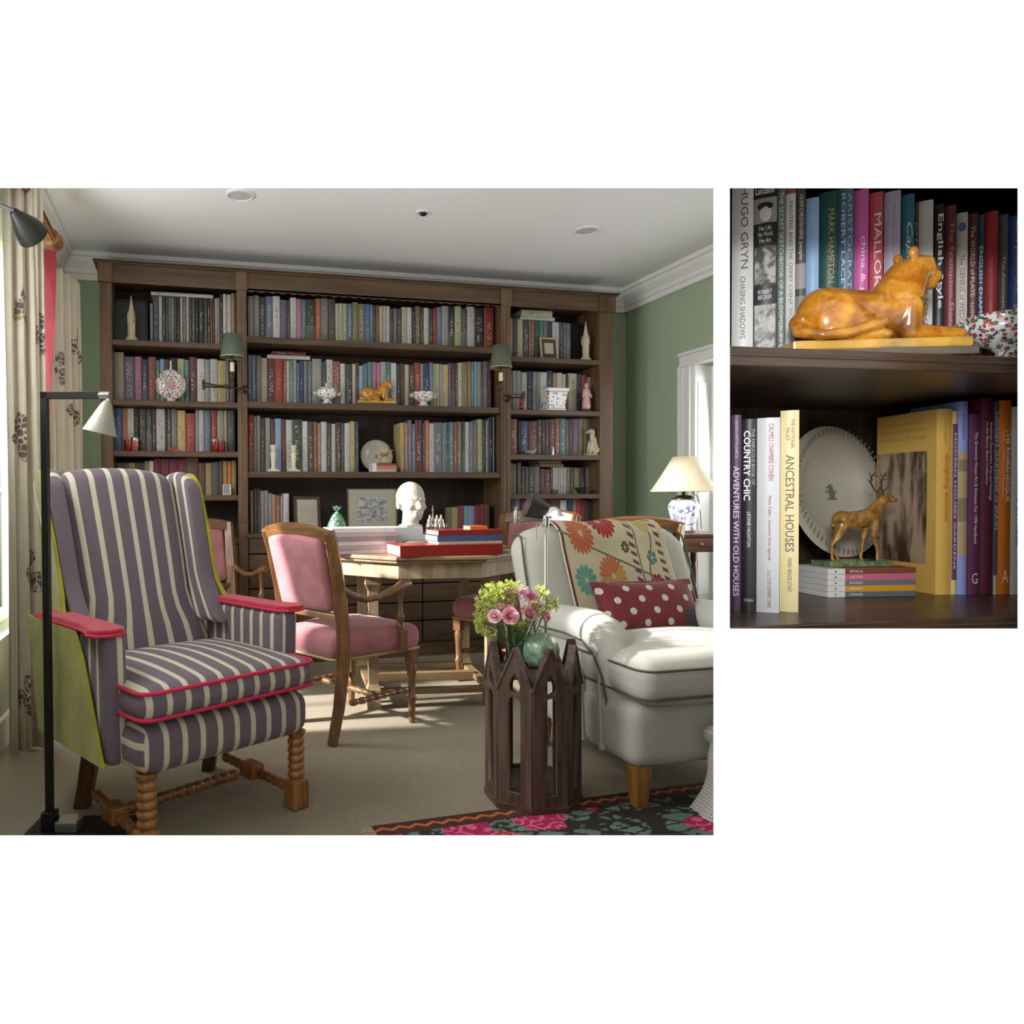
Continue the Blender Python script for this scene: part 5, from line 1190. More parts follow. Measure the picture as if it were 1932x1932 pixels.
# candlesticks, plate, stag, little books
M_IVORY = plain('ivory_ceramic', '#cfc4ae', .4, var=.05)
for x, lb in ((515, 'ivory candlestick on the third middle shelf nearest the red book'), (553.5, 'ivory candlestick on the third middle shelf nearest the plate')):
    c = thing('candlestick', lb, 'candlestick', at_shelf(x, CZ[2], YB+.045), group='ivory candlesticks')
    G().box(-.042, -.034, 0, .042, .034, .012).build('base', M_IVORY, c, bevel=.004)
    G().lathe([(.030, .012), (.018, .024), (.013, .034), (.017, .085), (.021, .125), (.013, .134), (.017, .142), (.017, .160), (.021, .166), (.021, .178), (.013, .178)], 16).build('stem', M_IVORY, c, smooth=True, angle=50)
def plate(label, loc, R, lean, mat, rimmat, rz=0.0):
    t_ = thing('plate', label, 'plate', loc, rz); k = R/.12
    M_ = RX(math.radians(90-lean)) @ T(0, R, 0)
    pr = [(.0, -.004), (.062, -.004), (.072, .002), (.118, .012), (.120, .015), (.117, .016), (.073, .006), (.064, .001), (.0, .001)]
    p = G().lathe([(r*k, z*k) for r, z in pr], 48, M_).build('dish', mat, t_, smooth=True, angle=60)
    g = G()
    for i in range(64):                          # printed tongues round the rim
        m = M_ @ RZ(2*PI*i/64) @ T(0, 0, .0135*k) @ RY(math.radians(-12.5))
        g.add([(.103*k, -.0006*k, .0015*k), (.1125*k, -.0019*k, .0009*k), (.1145*k, 0, .0008*k), (.1125*k, .0019*k, .0009*k), (.103*k, .0006*k, .0015*k)], [(0, 1, 2, 3, 4)], m @ T(0, 0, -.0115*k))
    o = g.build('rim_pattern', rimmat, p); o['kind'] = 'stuff'
    crest = [(-.9, -1), (.9, -1), (.85, -.8), (.55, -.8), (.6, -.3), (.95, -.1), (1.0, .35), (.9, .3), (.8, .0), (.55, .1), (.45, .6), (.2, 1.0), (-.1, 1.05), (-.35, .8), (-.75, .55), (-.4, .45), (-.3, .25), (-.7, .1), (-.95, .2), (-.9, -.05), (-.4, -.1), (-.3, -.5), (-.55, -.8), (-.9, -.85)]
    G().prism([(x*.0145*k, y*.0145*k) for x, y in crest], .0012*k, .0016*k, M_).build('crest', rimmat, p)
    return t_
M_CREAMW = plain('creamware', '#b5b0a0', .22, var=.03, coat=.4); M_PRINT = plain('grey_print', '#6b6f62', .5, var=.2)
plate('cream plate standing behind the small stag on the wall bookcase', at_shelf(711, CZ[2], YB+.17), .118, 10, M_CREAMW, M_PRINT)
def deer_mesh(voxel):
    g = G(); u = .001/3.438
    def Cv(p, y=0): return ((p[0]-860)*u, y*u, (1050-p[1])*u)
    def Cp(p, q, a, b, y0=0, y1=0): g.capsule(Cv(p, y0), Cv(q, y1), a*u, b*u, 12)
    Cp((795, 800), (960, 775), 62, 55); Cp((800, 790), (850, 800), 66, 60); Cp((940, 780), (1005, 755), 58, 52)
    Cp((1000, 745), (1070, 665), 46, 30); Cp((1010, 770), (1075, 690), 36, 26); Cp((1075, 645), (1125, 648), 29, 24); Cp((1125, 655), (1168, 662), 20, 14)
    Cp((745, 790), (722, 825), 18, 10)
    for y in (-26, 26):
        Cp((1052, 640), (1012, 622), 12, 5, y*.7, y*1.5)
    Cp((770, 820), (735, 905), 40, 20, -28, -30); Cp((735, 905), (700, 950), 18, 12, -30, -30); Cp((700, 950), (702, 1040), 11, 10, -30, -32); Cp((702, 1042), (716, 1046), 11, 9, -32, -32)
    Cp((790, 830), (765, 915), 40, 20, 28, 30); Cp((765, 915), (740, 955), 18, 12, 30, 30); Cp((740, 955), (790, 1040), 11, 10, 30, 30); Cp((790, 1042), (802, 1046), 11, 9, 30, 30)
    Cp((985, 800), (965, 900), 30, 15, 24, 26); Cp((965, 900), (945, 1040), 13, 10, 26, 26); Cp((948, 1042), (960, 1046), 11, 9, 26, 26)
    Cp((1000, 800), (995, 900), 28, 15, -24, -26); Cp((995, 900), (1020, 990), 13, 10, -26, -26); Cp((1020, 990), (1018, 1042), 10, 10, -26, -26); Cp((1020, 1044), (1032, 1046), 11, 9, -26, -26)
    return fuse(g, 'stag_body', voxel, 4, .45)
DEER = deer_mesh(.0021); M_BRONZEG = glaze('bronze_glaze', '#7a4f1e', '#b58a4c', '#5a3a16', 60); DEER.materials.clear(); DEER.materials.append(M_BRONZEG)
M_MOSS = glaze('mossy_glaze', '#4b6238', '#7f9268', '#3a4a33', 90); M_ANTLER = plain('antler_glaze', '#4c3b26', .35, var=.25, vscale=80)
def stag(label, loc, s, rz=0.0):
    t_ = thing('stag_figure', label, 'figurine', loc, rz); u = .001/3.438
    S_ = Matrix.Diagonal((s, s, s, 1))
    o = link('body', DEER, t_); o.matrix_local = T(0, 0, .010*s) @ S_
    G().box(-.062*s, -.026*s, 0, .062*s, .026*s, .010*s).build('base', M_MOSS, t_, bevel=.002)
    def Cv(x, y, w): return ((x-860)*u, w*u, (1050-y)*u)
    for sy in (-1, 1):
        br = [(1072, 628, 12), (1040, 590, 30), (1028, 540, 44), (1042, 500, 50), (1062, 478, 46)]
        g = G(); g.tube([Cv(x, y, sy*w) for x, y, w in br], [7*u, 6*u, 6*u, 5*u, 3*u], 6)
        for (x0, y0, w0), (x1, y1, w1) in (((1055, 606, 22), (1090, 570, 28)), ((1034, 565, 37), (1012, 520, 52)), ((1029, 535, 44), (1060, 520, 60)), ((1034, 520, 47), (1020, 478, 44)), ((1045, 496, 49), (1075, 505, 40))): g.tube([Cv(x0, y0, sy*w0), Cv(x1, y1, sy*w1)], [5*u, 2.5*u], 6)
        g.build('antler', M_ANTLER, o, smooth=True)
    for x, y in ((895, 742), (938, 735), (970, 728)): G().lathe([(9*u, 0), (11*u, 5*u), (6*u, 7*u), (4*u, 3*u)], 12, T(*Cv(x, y, 0))).build('candle_hole', M_BRONZEG, o, smooth=True)
    for sy in (-1, 1): G().ball(Cv(1128, 636, sy*20), 4.5*u, 8, 6).build('eye', M_EBONY, o, smooth=True)
    return t_
zs = CZ[2]+.001; SB = 'small white books under the stag on the wall bookcase'
px_ = onY(722, 880, YB+.05).x
for k, (c, nm) in enumerate((('#a7a49a', 'grey lowest'), ('#c08a3a', 'ochre second'), ('#b06a80', 'rose third'), ('#7d4634', 'brown topmost'))):
    t_ = thing('small_book', f'little white book with {nm} spine in the stack under the bookcase stag', 'book', (px_, YB+.055, zs+k*.0145), group=SB)
    G().box(-.084, -.055, 0, .084, .055, .014).build('cover', plain('book_'+nm.replace(' ', '_'), c, .5, var=.05), t_, bevel=.001)
    G().box(-.0845, -.0555, .0005, -.058, .0555, .0138).build('white_band', plain('white_jacket', '#d6d4cf', .5, var=.03), t_)
stag('small bronze stag on the book stack in the wall bookcase', (px_+.01, YB+.05, zs+.058), .74)
# coloured glass votives, figurines and little things
def glassy(name, c, rough=.12):
    t = NT(name); t.set(rough, coat=.6); t.base(lin(c)); return t.m
M_RGLASS = glassy('ruby_glass', '#7a1414'); M_RPINK = glassy('rose_glass', '#a8564c'); M_SILV = plain('silver', '#c9c6bf', .22, metal=1.0, var=.04)
for x, m, lb in ((240.5, M_RGLASS, 'dark ruby glass votive under the lamp shade on the third shelf'), (254, M_RPINK, 'rose glass jar with silver rim beside the dark ruby votive'), (405, M_RGLASS, 'ruby glass votive with gilt rim in front of the pale books'), (417, M_RGLASS, 'ruby glass votive nearest the wooden upright, third shelf')):
    c = thing('votive', lb, 'votive', at_shelf(x, SZ[2], YB+.05))
    G().lathe([(.020, 0), (.023, .006), (.025, .06), (.026, .072), (.023, .072), (.021, .010), (.0, .008)], 18).build('glass', m, c, smooth=True, angle=60)
    if m is M_RPINK or x == 405: G().lathe([(.0265, .066), (.028, .074), (.024, .086), (.010, .092), (.0, .094)], 18).build('rim', M_SILV if m is M_RPINK else M_GOLD, c, smooth=True)
pz = thing('paperweight', 'small dark red pyramid paperweight on the third shelf, curtain-side bay', 'paperweight', at_shelf(329, SZ[2], YB+.045))
G().lathe([(.034, 0), (.034, .003), (.0, .036)], 4, Matrix.Diagonal((1.3, .8, 1, 1))).build('pyramid', M_RPINK, pz)
def stand_frame(name, x0, x1, y0, z, Y, label, fm, mt, pic, fw=.016, h=None, lean=8, cat='picture'):
    a = onY(x0, y0, Y); b = onY(x1, y0, Y); w = (b.x-a.x)/2; h = h or (a.z-z); t_ = thing(name, label, cat, ((a.x+b.x)/2, Y, z+.001)); L = RX(math.radians(-lean))
    for q in ((-w, 0, -w+fw, h), (w-fw, 0, w, h), (-w+fw, 0, w-fw, fw), (-w+fw, h-fw, w-fw, h)): G().box(q[0], -.008, q[1], q[2], .008, q[3], L).build('frame', fm, t_, bevel=.002)
    m_ = G().box(-w+fw, -.001, fw, w-fw, .004, h-fw, L).build('mount', mt, t_)
    iw = (w-fw)*.62; ih = (h-2*fw)
    G().box(-iw, -.003, fw+ih*.22, iw, -.001, h-fw-ih*.2, L).build('print', pic, m_)
    return t_
t = NT('engraving'); t.set(.7); v = t.coord('Object', (1, 1, 1.6)); t.base(t.mix(t.step(t.noise(v, 30, 5, .7, dist=.8), .38, .62), lin('#6d6d72'), lin('#b4b2ad'))); M_ENGR = t.m
M_MOUNT = plain('mount_board', '#a39f8c', .8, var=.03); M_DFRAME = wood('dark_frame', '#2c1d12', '#4c3522', 12, 0, .4, .1); M_PALEPIC = plain('pale_print', '#a8a48c', .7, var=.12, vscale=40)
stand_frame('photo_frame', 1020.5, 1053, 630, SZ[0], YB+.06, 'small cream frame with inner dark mount on the top shelf, door-side bay', plain('cream_frame', '#a89f80', .5), plain('dark_mount', '#4d3a1e', .6), M_PALEPIC, .012, .165)
stand_frame('photo_frame', 555, 605, 936, CZ[3], YB+.05, 'small dark wooden frame with a tiny cross print on the counter', M_DFRAME, M_MOUNT, plain('tiny_print', '#9c9884', .7, var=.1, vscale=60), .020, None, 10)
stand_frame('photo_frame', 420, 436, 914, SZ[3], YB+.05, 'small white picture propped against the old books, curtain-side bay', M_WPOR, M_MOUNT, plain('blue_print', '#7d8ca6', .6, var=.3, vscale=60), .006, .07)
stand_frame('picture_frame', 655, 750, 921, CZ[3], YB+.04, 'framed engraving with pale mount propped on the counter behind the head', M_DFRAME, M_MOUNT, M_ENGR, .008, None, 4)
cp = thing('cachepot', 'square white flowered cachepot on the second shelf, door-side bay', 'planter', at_shelf(1043, SZ[1], YB+.06))
def sq4(z0, z1, a, b): return [(-a, -a, z0), (a, -a, z0), (a, a, z0), (-a, a, z0), (-b, -b, z1), (b, -b, z1), (b, b, z1), (-b, b, z1)]
QF = [(0,3,2,1),(4,5,6,7),(0,1,5,4),(1,2,6,5),(2,3,7,6),(3,0,4,7)]
G().add(sq4(.012, .135, .066, .080), QF).build('body', floral('cachepot_floral', '#d9dad6', 42, .40), cp, bevel=.006)
G().add(sq4(.135, .160, .084, .090), QF).build('rim', M_WPOR, cp, bevel=.004); G().add(sq4(0, .012, .074, .070), QF).build('foot', M_WPOR, cp, bevel=.003)
def lady(x, z, Y, h, mats, label, name='figurine'):
    t_ = thing(name, label, 'figurine', at_shelf(x, z, Y)); k = h/.16
    G().lathe([(.030*k, 0), (.031*k, .006*k), (.028*k, .010*k)], 14).build('base', mats[2], t_, smooth=True)
    b = G(); b.capsule((0, 0, .03*k), (0, 0, .085*k), .024*k, .016*k); b.capsule((0, 0, .085*k), (0, 0, .115*k), .018*k, .014*k)
    for s in (-1, 1): b.capsule((s*.014*k, 0, .112*k), (s*.024*k, -.010*k, .078*k), .006*k, .005*k)
    fused(b, 'body', mats[0], t_, .0028, 3); G().ball((0, -.001*k, .138*k), (.0115*k, .0125*k, .015*k), 12, 8).build('head', mats[1], t_, smooth=True)
M_PINKW = plain('pink_white_glaze', '#c9a09c', .25, var=.45, vscale=70, coat=.5); M_REDG = glassy('red_glaze', '#8a1a20')
lady(984, SZ[1], YB+.05, .125, (M_REDG, M_REDG, M_EBONY), 'small red figurine below the door-side wall lamp')
lady(1106, SZ[1], YB+.05, .225, (M_PINKW, M_PINKW, M_EBONY), 'tall pink and white figurine with black base, second shelf near the end')
ct = thing('dog_figure', 'seated pale pottery hound at the door-side end of the third shelf', 'figurine', at_shelf(1117, SZ[2], YB+.05))
g = G(); C_ = g.capsule
C_((.02, 0, .04), (.012, 0, .12), .040, .028); C_((.005, 0, .12), (.0, 0, .16), .024, .019); g.ball((-.008, 0, .180), (.024, .020, .020)); C_((-.02, 0, .178), (-.045, 0, .170), .013, .009)
for s in (-1, 1): C_((-.012, s*.016, .10), (-.026, s*.016, .012), .013, .009); C_((.03, s*.024, .04), (.0, s*.03, .012), .026, .012); C_((.002, s*.018, .186), (.008, s*.022, .160), .008, .006)
G().box(-.05, -.036, -.0, .06, .036, .008).build('base', M_BISQUE, ct, bevel=.002)
fused(g, 'body', plain('hound_glaze', '#b3a484', .3, var=.25, vscale=30, coat=.4), ct, .004, 4)
fx = thing('obelisk', 'tiny white marble obelisk in front of the third shelf books, door-side bay', 'ornament', at_shelf(1044, SZ[2], YB+.05))
G().lathe([(.012, 0), (.012, .006), (.008, .007), (.004, .058), (.0, .066)], 4).build('stone', M_WPOR, fx)
bd = thing('bird_figure', 'small dark and white bird figure low on the third shelf, door-side bay', 'figurine', at_shelf(1003, SZ[2], YB+.05))
g = G(); g.ball((0, 0, .022), (.034, .016, .016)); g.capsule((.02, 0, .03), (.034, 0, .045), .010, .008); g.capsule((-.03, 0, .022), (-.055, 0, .026), .010, .004); g.capsule((0, 0, .0), (0, 0, .02), .01, .01)
fused(g, 'body', plain('bird_glaze', '#8d8d7c', .3, var=.6, vscale=40), bd, .003, 3)
bw = thing('bowl', 'small dark patinated bowl on the fourth shelf, door-side bay', 'bowl', at_shelf(1096, SZ[3], YB+.03))
G().lathe([(.020, 0), (.022, .006), (.040, .028), (.050, .046), (.047, .046), (.036, .030), (.0, .012)], 24).build('body', plain('bronze_patina', '#3c4244', .4, metal=.5, var=.3), bw, smooth=True, angle=60)
bx_ = thing('box', 'small reddish wooden box on the fourth shelf, door-side bay', 'box', at_shelf(1046, SZ[3], YB+.05))
G().box(-.024, -.014, 0, .024, .014, .022).build('body', M_MAHOG, bx_, bevel=.002); G().box(-.025, -.015, .022, .025, .015, .030).build('lid', M_MAHOG, bx_, bevel=.002)
# swing-arm wall lamps on the uprights
M_GSHADE = plain('sage_card_shade', '#57604f', .7, var=.06); M_CANDLE = plain('candle_sleeve', '#d8cba8', .6, var=.04); M_AB = plain('antique_brass', '#4a3c28', .35, metal=.8, var=.2)
def sconce(label, wx, wy, shade_x, shade_y0, shade_y1, elbow_x, elbow_y, d1):
    """wall plate at pixel (wx, wy) on the upright; shade over a candle sleeve"""
    w = onY(wx, wy, YB-.022); t_ = thing('wall_sconce', label, 'lamp', tuple(w))
    Ys = YB-.02-d1; sb = onY(shade_x, shade_y1, Ys)-w; stp = onY(shade_x, shade_y0, Ys)-w
    h = stp.z-sb.z; x, y = sb.x, sb.y
    G().lathe([(.0, 0), (.026, .002), (.028, .010), (.016, .016), (.012, .026)], 18, RX(PI/2)).build('wall_plate', M_AB, t_, smooth=True, angle=60)
    r1 = .076; G().lathe([(r1, 0), (r1*.70, h), (r1*.68, h), (r1*.98, .001)], 28, T(x, y, sb.z), cap=False).build('shade', M_GSHADE, t_, smooth=True, angle=180)
    G().lathe([(r1+.001, -.002), (r1+.001, .004)], 28, T(x, y, sb.z), cap=False).build('shade_trim', plain('gilt_trim', '#b3a37a', .4), t_, smooth=True)
    zb = sb.z-.135
    G().lathe([(.006, .135+.07), (.006, .105), (.011, .10)], 10, T(x, y, zb)).build('lamp_holder', M_AB, t_, smooth=True)
    G().lathe([(.0145, .042), (.0145, .10), (.008, .104)], 14, T(x, y, zb)).build('candle_sleeve', M_CANDLE, t_, smooth=True, angle=50)
    G().lathe([(.005, -.05), (.009, -.02), (.013, -.012), (.008, .0), (.018, .034), (.022, .040), (.014, .043)], 14, T(x, y, zb)).build('candle_cup', M_AB, t_, smooth=True)
    e = onY(elbow_x, elbow_y, YB-.02-d1*.5)-w; ez = zb-.04
    G().tube([(0, -.02, 0), (e.x*.5, e.y*.6, .003), (e.x, e.y, 0)], .0055, 8).build('arm', M_AB, t_, smooth=True)
    G().tube([(e.x, e.y, .022), ((e.x+x)/2, (e.y+y)/2, ez+.0), (x, y, ez+.0)], .0055, 8).build('arm', M_AB, t_, smooth=True)
    G().lathe([(.009, -.02), (.010, .0), (.010, .026), (.005, .034), (.008, .042), (.0, .05)], 12, T(e.x, e.y, -.002)).build('elbow', M_AB, t_, smooth=True)
sconce('green shaded swing-arm wall lamp on the upright by the curtain-side bay', 463, 735, 438, 631, 674, 384, 731, .16)
sconce('green shaded swing-arm wall lamp on the upright by the door-side bay', 957, 752, 945, 652, 694, 988, 745, .16)

# ------------------------------------------------------------------ things on the library table
ZTB = .816
def flat_book(name, label, px0, px1, py0, py1, t0, z, hgt, depth, mat, pages, grp=None, rz=0.0, cat='book'):
    a = dep(px0, py1, t0); b = dep(px1, py1, t0); c = (a+b)/2; w = (b-a).xy.length
    o = thing(name, label, cat, (c.x, c.y, z), rz, grp); q = min(.003, hgt*.2)
    G().box(-w/2, 0, 0, w/2, depth, q).build('cover', mat, o); G().box(-w/2, 0, hgt-q, w/2, depth, hgt).build('cover', mat, o); G().box(-w/2, 0, q, w/2, .004, hgt-q).build('spine', mat, o)
    G().box(-w/2+.003, .004, q, w/2-.003, depth-.004, hgt-q).build('pages', pages, o)
    return o
M_MAGP = plain('magazine_pages', '#cfcbc6', .6, var=.08, vscale=60); mags = [('#b9a9ad', 'greyish pink'), ('#a8979c', 'mauve'), ('#c9c2bf', 'pale'), ('#93858a', 'dusky'), ('#b3a6aa', 'lilac grey'), ('#d8d4d0', 'white topped')]
MG = 'magazines stacked on the table'
z = ZTB
for k, (c, nm) in enumerate(mags):
    j = rg.uniform(-3, 3); hh = .0215
    words = ['lowest', 'second up', 'third up', 'fourth up', 'fifth up', 'topmost'][k]
    flat_book('magazine', f'{nm} magazine, {words} in the stack behind the pink chair', 628+j, 751+j, 1046-k*8, 1046-k*8, 3.78, z, hh, .22, plain('magazine_'+nm.replace(' ', '_'), c, .45, var=.12, vscale=20), M_MAGP, MG, rg.uniform(-.03, .03), 'magazine'); z += hh+.0008
flat_book('book', 'big red slipcased book at the front edge of the table', 751, 956, 1023, 1046, 3.62, ZTB, .054, .30, plain('red_slipcase', '#8a1c17', .4, var=.05), plain('pinkish_pages', '#d9b0a6', .7), None)
z2 = ZTB+.0545
flat_book('book', 'pale paperback under the blue book on the big red one', 824, 952, 1015, 1021, 3.70, z2, .012, .20, plain('pale_jacket', '#c3b2a4', .5), M_PAGES)
flat_book('book', 'blue hardback between the pale paperback and the red one', 822, 953, 1004, 1015, 3.70, z2+.0125, .030, .20, plain('blue_jacket', '#435a7c', .4, var=.3, vscale=30), M_PAGES)
flat_book('book', 'red hardback second from top of the pile on the table', 824, 951, 993, 1003, 3.70, z2+.043, .026, .20, plain('red_jacket', '#802426', .4, var=.2, vscale=30), M_PAGES)
flat_book('book', 'small orange book on top of the red hardback', 886, 921, 987, 994, 3.74, z2+.0695, .018, .10, plain('orange_jacket', '#d5701e', .4, var=.05), M_PAGES)
wb = []
flat_book('book', 'thick white book below another, under the plaster head', 700, 806, 990, 1001, 4.02, ZTB+.0, .085, .24, plain('white_cloth', '#d4d3d6', .5, var=.03), M_PAGES)
flat_book('book', 'white book directly under the plaster head', 703, 800, 980, 990, 4.02, ZTB+.0855, .040, .23, plain('white_cloth', '#d4d3d6', .5), M_PAGES)
bc = dep(786, 1022, 3.86)
bp = thing('beret', 'slumped grey-brown felt beret on the table between magazines and books', 'hat', (bc.x, bc.y, ZTB))
G().lathe([(.0, .066), (.05, .064), (.085, .052), (.102, .030), (.100, .010), (.085, .0)], 28).build('crown', plain('grey_felt', '#5f584c', .9, var=.1), bp, smooth=True, angle=180)
# plaster head
hp = dep(777, 981, 4.12)
hd = thing('plaster_head', 'white plaster portrait head standing on two white books', 'sculpture', (hp.x, hp.y, ZTB+.126), math.radians(-13+22))
g = G()
g.ball((0, .020, .165), (.078, .098, .090), 20, 14); g.ball((0, -.020, .125), (.066, .070, .090), 20, 14)   # cranium, face mass (faces -y)
g.ball((0, -.048, .062), (.040, .034, .032)); g.ball((0, -.028, .085), (.056, .050, .050))
g.capsule((0, .02, .0), (0, .012, .08), .050, .046, 14); g.box(-.050, -.036, -.0, .050, .07, .012)
g.capsule((0, -.084, .145), (0, -.106, .108), .0085, .0135); g.ball((0, -.098, .104), (.017, .012, .010))
for s in (-1, 1):
    g.capsule((s*.012, -.082, .153), (s*.046, -.070, .155), .010, .008); g.ball((s*.036, -.062, .112), (.024, .022, .020)); g.ball((s*.030, -.076, .137), (.012, .008, .007))
    g.ball((s*.078, .016, .128), (.010, .020, .032))
g.capsule((-.018, -.084, .080), (.018, -.084, .080), .0085, .0085); g.capsule((-.014, -.082, .068), (.014, -.082, .068), .0095, .0095)
t = NT('rough_plaster'); t.set(.9); v = t.coord(); t.base(t.mix(t.noise(v, 12, 4), lin('#a69e90'), lin('#bdb5a7'))); t.bump(t.noise(v, 45, 5, .7), .5, .006); M_PLAST = t.m
fused(g, 'head', M_PLAST, hd, .0045, 4, .5)
# silver cruet set
cq = dep(820, 1000, 4.02)
cr = thing('cruet_set', 'silver cruet stand with lidded pots beside the plaster head', 'cruet', (cq.x, cq.y, ZTB))
G().lathe([(.045, 0), (.046, .006), (.014, .02), (.010, .06), (.018, .085), (.052, .098), (.054, .104), (.012, .106)], 24).build('stand', M_SILV, cr, smooth=True, angle=50)
for k, (x, y, s) in enumerate(((-.032, -.01, .9), (.034, -.008, .95), (.0, .03, 1.0), (.0, -.036, .8))):
    q = G().lathe([(.012*s, .106), (.022*s, .118), (.025*s, .135), (.016*s, .156), (.018*s, .160), (.014*s, .172), (.004*s, .182), (.006*s, .190), (.0, .200)], 16, T(x, y, 0)).build('pot', M_SILV, cr, smooth=True, angle=60)
    G().tube([(x+.022*s, y, .14), (x+.036*s, y, .145), (x+.034*s, y, .128), (x+.022*s, y, .124)], .002, 6).build('handle', M_SILV, q)
G().lathe([(.004, .105), (.004, .215), (.008, .222), (.003, .232), (.006, .240), (.0, .25)], 12, T(-.01, 0, 0)).build('finial', M_SILV, cr, smooth=True)
# green pineapple jar
pj = dep(636, 1003, 4.20)
pn = thing('pineapple_jar', 'green glazed pineapple jar behind the stacked magazines', 'jar', (pj.x, pj.y, ZTB))
t = NT('pineapple_glaze'); t.set(.2, coat=.5); v = t.coord(); n = t.n('ShaderNodeTexVoronoi', feature='DISTANCE_TO_EDGE'); n.inputs['Scale'].default_value = 48; t.l(v, n.inputs['Vector'])
t.base(t.mix(t.step(n.outputs['Distance'], .02, .14), lin('#22412f'), lin('#6d9a7c'))); t.bump(n.outputs['Distance'], .8, .01); M_PINE = t.m
def pf(u, v):
    nrow = 11; a = 2*PI*u; z = .20*v; r = .054*math.sin(PI*(.14+.80*v))**.8+.004
    bumpy = .0045*abs(math.sin(9*a+nrow*PI*v))*abs(math.sin(9*a-nrow*PI*v)); r += bumpy; return (r*math.cos(a), r*math.sin(a), z)
G().grid(pf, 72, 44).build('body', M_PINE, pn, smooth=True, weld=True, angle=180)
G().lathe([(.016, .196), (.014, .208), (.006, .214), (.010, .226), (.013, .236), (.006, .246), (.0, .25)], 14).build('finial', M_PINE, pn, smooth=True)
for k in range(5): a = 2*PI*k/5; G().lathe([(.006, 0), (.004, .018), (.0, .03)], 6, T(.010*math.cos(a), .010*math.sin(a), .222) @ RZ(a) @ RY(.7)).build('leaf', M_PINE, pn, smooth=True)
# ------------------------------------------------------------------ the second shelving, seen close through the smaller opening
M_TEAK = wood('dark_shelf_wood', '#2b1d14', '#4f3a2a', 5, 0, .38, .12, coat=.15); M_TEAKV = wood('dark_back_boards', '#35271c', '#56422f', 4, 2, .55, .1)
NA = dep(1400, 937, 1.40); NB = dep(1920, 935, 1.52); e1 = (NB-NA); e1.z = 0; e1.normalize(); nn = Vector((-e1.y, e1.x, 0))
def onrow(x, y, off):
    d = ray(x, y); q = NA+nn*off-EYEP; t_ = q.dot(nn)/d.dot(nn); return EYEP+d*t_
LAT = Vector((math.cos(YAW), -math.sin(YAW), 0))
def hray(x): d = ray(x, 940); d = Vector((d.x, d.y, 0)); return d.normalized()
ZU = onrow(1400, 653, 0).z; ZL = onrow(1400, 1183, 0).z
su = thing('shelf_unit', 'dark wooden shelving seen close up with lion and stag figures', 'shelves', (0, 0, 0))
BK = .60
def board(z0, z1, name, off0=0.0, off1=BK, mat=None):
    pl = [onrow(1368, 940, off0).xy[:], onrow(2120, 940, off0).xy[:], onrow(2120, 940, off1).xy[:], onrow(1368, 940, off1).xy[:]]
    return G().prism(pl, z0, z1).build(name, mat or M_TEAK, su, bevel=.003)
board(ZU-.036, ZU, 'shelf'); board(ZL-.036, ZL, 'shelf'); board(1.92, 1.95, 'top_board', .0); board(.30, .33, 'shelf')
for z in (ZU-.018, ZL-.018): board(z-.001, z+.006, 'shelf_bead', -.004, .01)
def panel(xa, xb, name):
    a, b = onrow(xa, 940, 0), onrow(xb, 940, 0); c, d = onrow(xb, 940, BK+.02), onrow(xa, 940, BK+.02)
    return G().prism([a.xy[:], b.xy[:], c.xy[:], d.xy[:]], .0135, 1.95).build(name, M_TEAKV, su)
panel(1361, 1367.5, 'side_panel'); panel(2121, 2135, 'side_panel')
nb = 13
for k in range(nb):
    x0 = onrow(1368, 940, BK); x1 = onrow(2120, 940, BK); L = (x1-x0).length; ex = (x1-x0).normalized()
    p = x0+ex*(L*k/nb+.0015); q = x0+ex*(L*(k+1)/nb-.0015); th_ = nn*(.014+.003*(k % 2))
    G().prism([p.xy[:], q.xy[:], (q+th_).xy[:], (p+th_).xy[:]], .30, 1.93).build('back_board', M_TEAKV, su, bevel=.002)
# lettering
INK = {}
def ink(c):
    if c not in INK: INK[c] = plain('ink_'+c.strip('#'), c, .5, var=0)
    return INK[c]
def letters(txt, length, height, mat, parent, M_, name='title', bold=0.0, shear=0.0):
    cu = bpy.data.curves.new(name, 'FONT'); cu.body = txt; cu.size = 1.0; cu.align_x = 'LEFT'; cu.resolution_u = 2; cu.offset = bold; cu.shear = shear
    o = bpy.data.objects.new(name, cu); COL.objects.link(o); dg = bpy.context.evaluated_depsgraph_get(); dg.update()
    me = bpy.data.meshes.new_from_object(o.evaluated_get(dg)); bpy.data.objects.remove(o); bpy.data.curves.remove(cu)
    if not me.vertices: return None
    xs = [v.co.x for v in me.vertices]; ys = [v.co.y for v in me.vertices]; w = max(xs)-min(xs); h = max(ys)-min(ys); x0 = min(xs); yc = (max(ys)+min(ys))/2
    for v in me.vertices: v.co = ((v.co.x-x0)*length/w, (v.co.y-yc)*height/h, 0)
    me.materials.clear(); me.materials.append(mat); me.name = name
    o = link(name, me, parent); o.matrix_local = M_; return o
SPINE = Matrix(((0, 1, 0, 0), (0, 0, -1, 0), (-1, 0, 0, 0), (0, 0, 0, 1)))
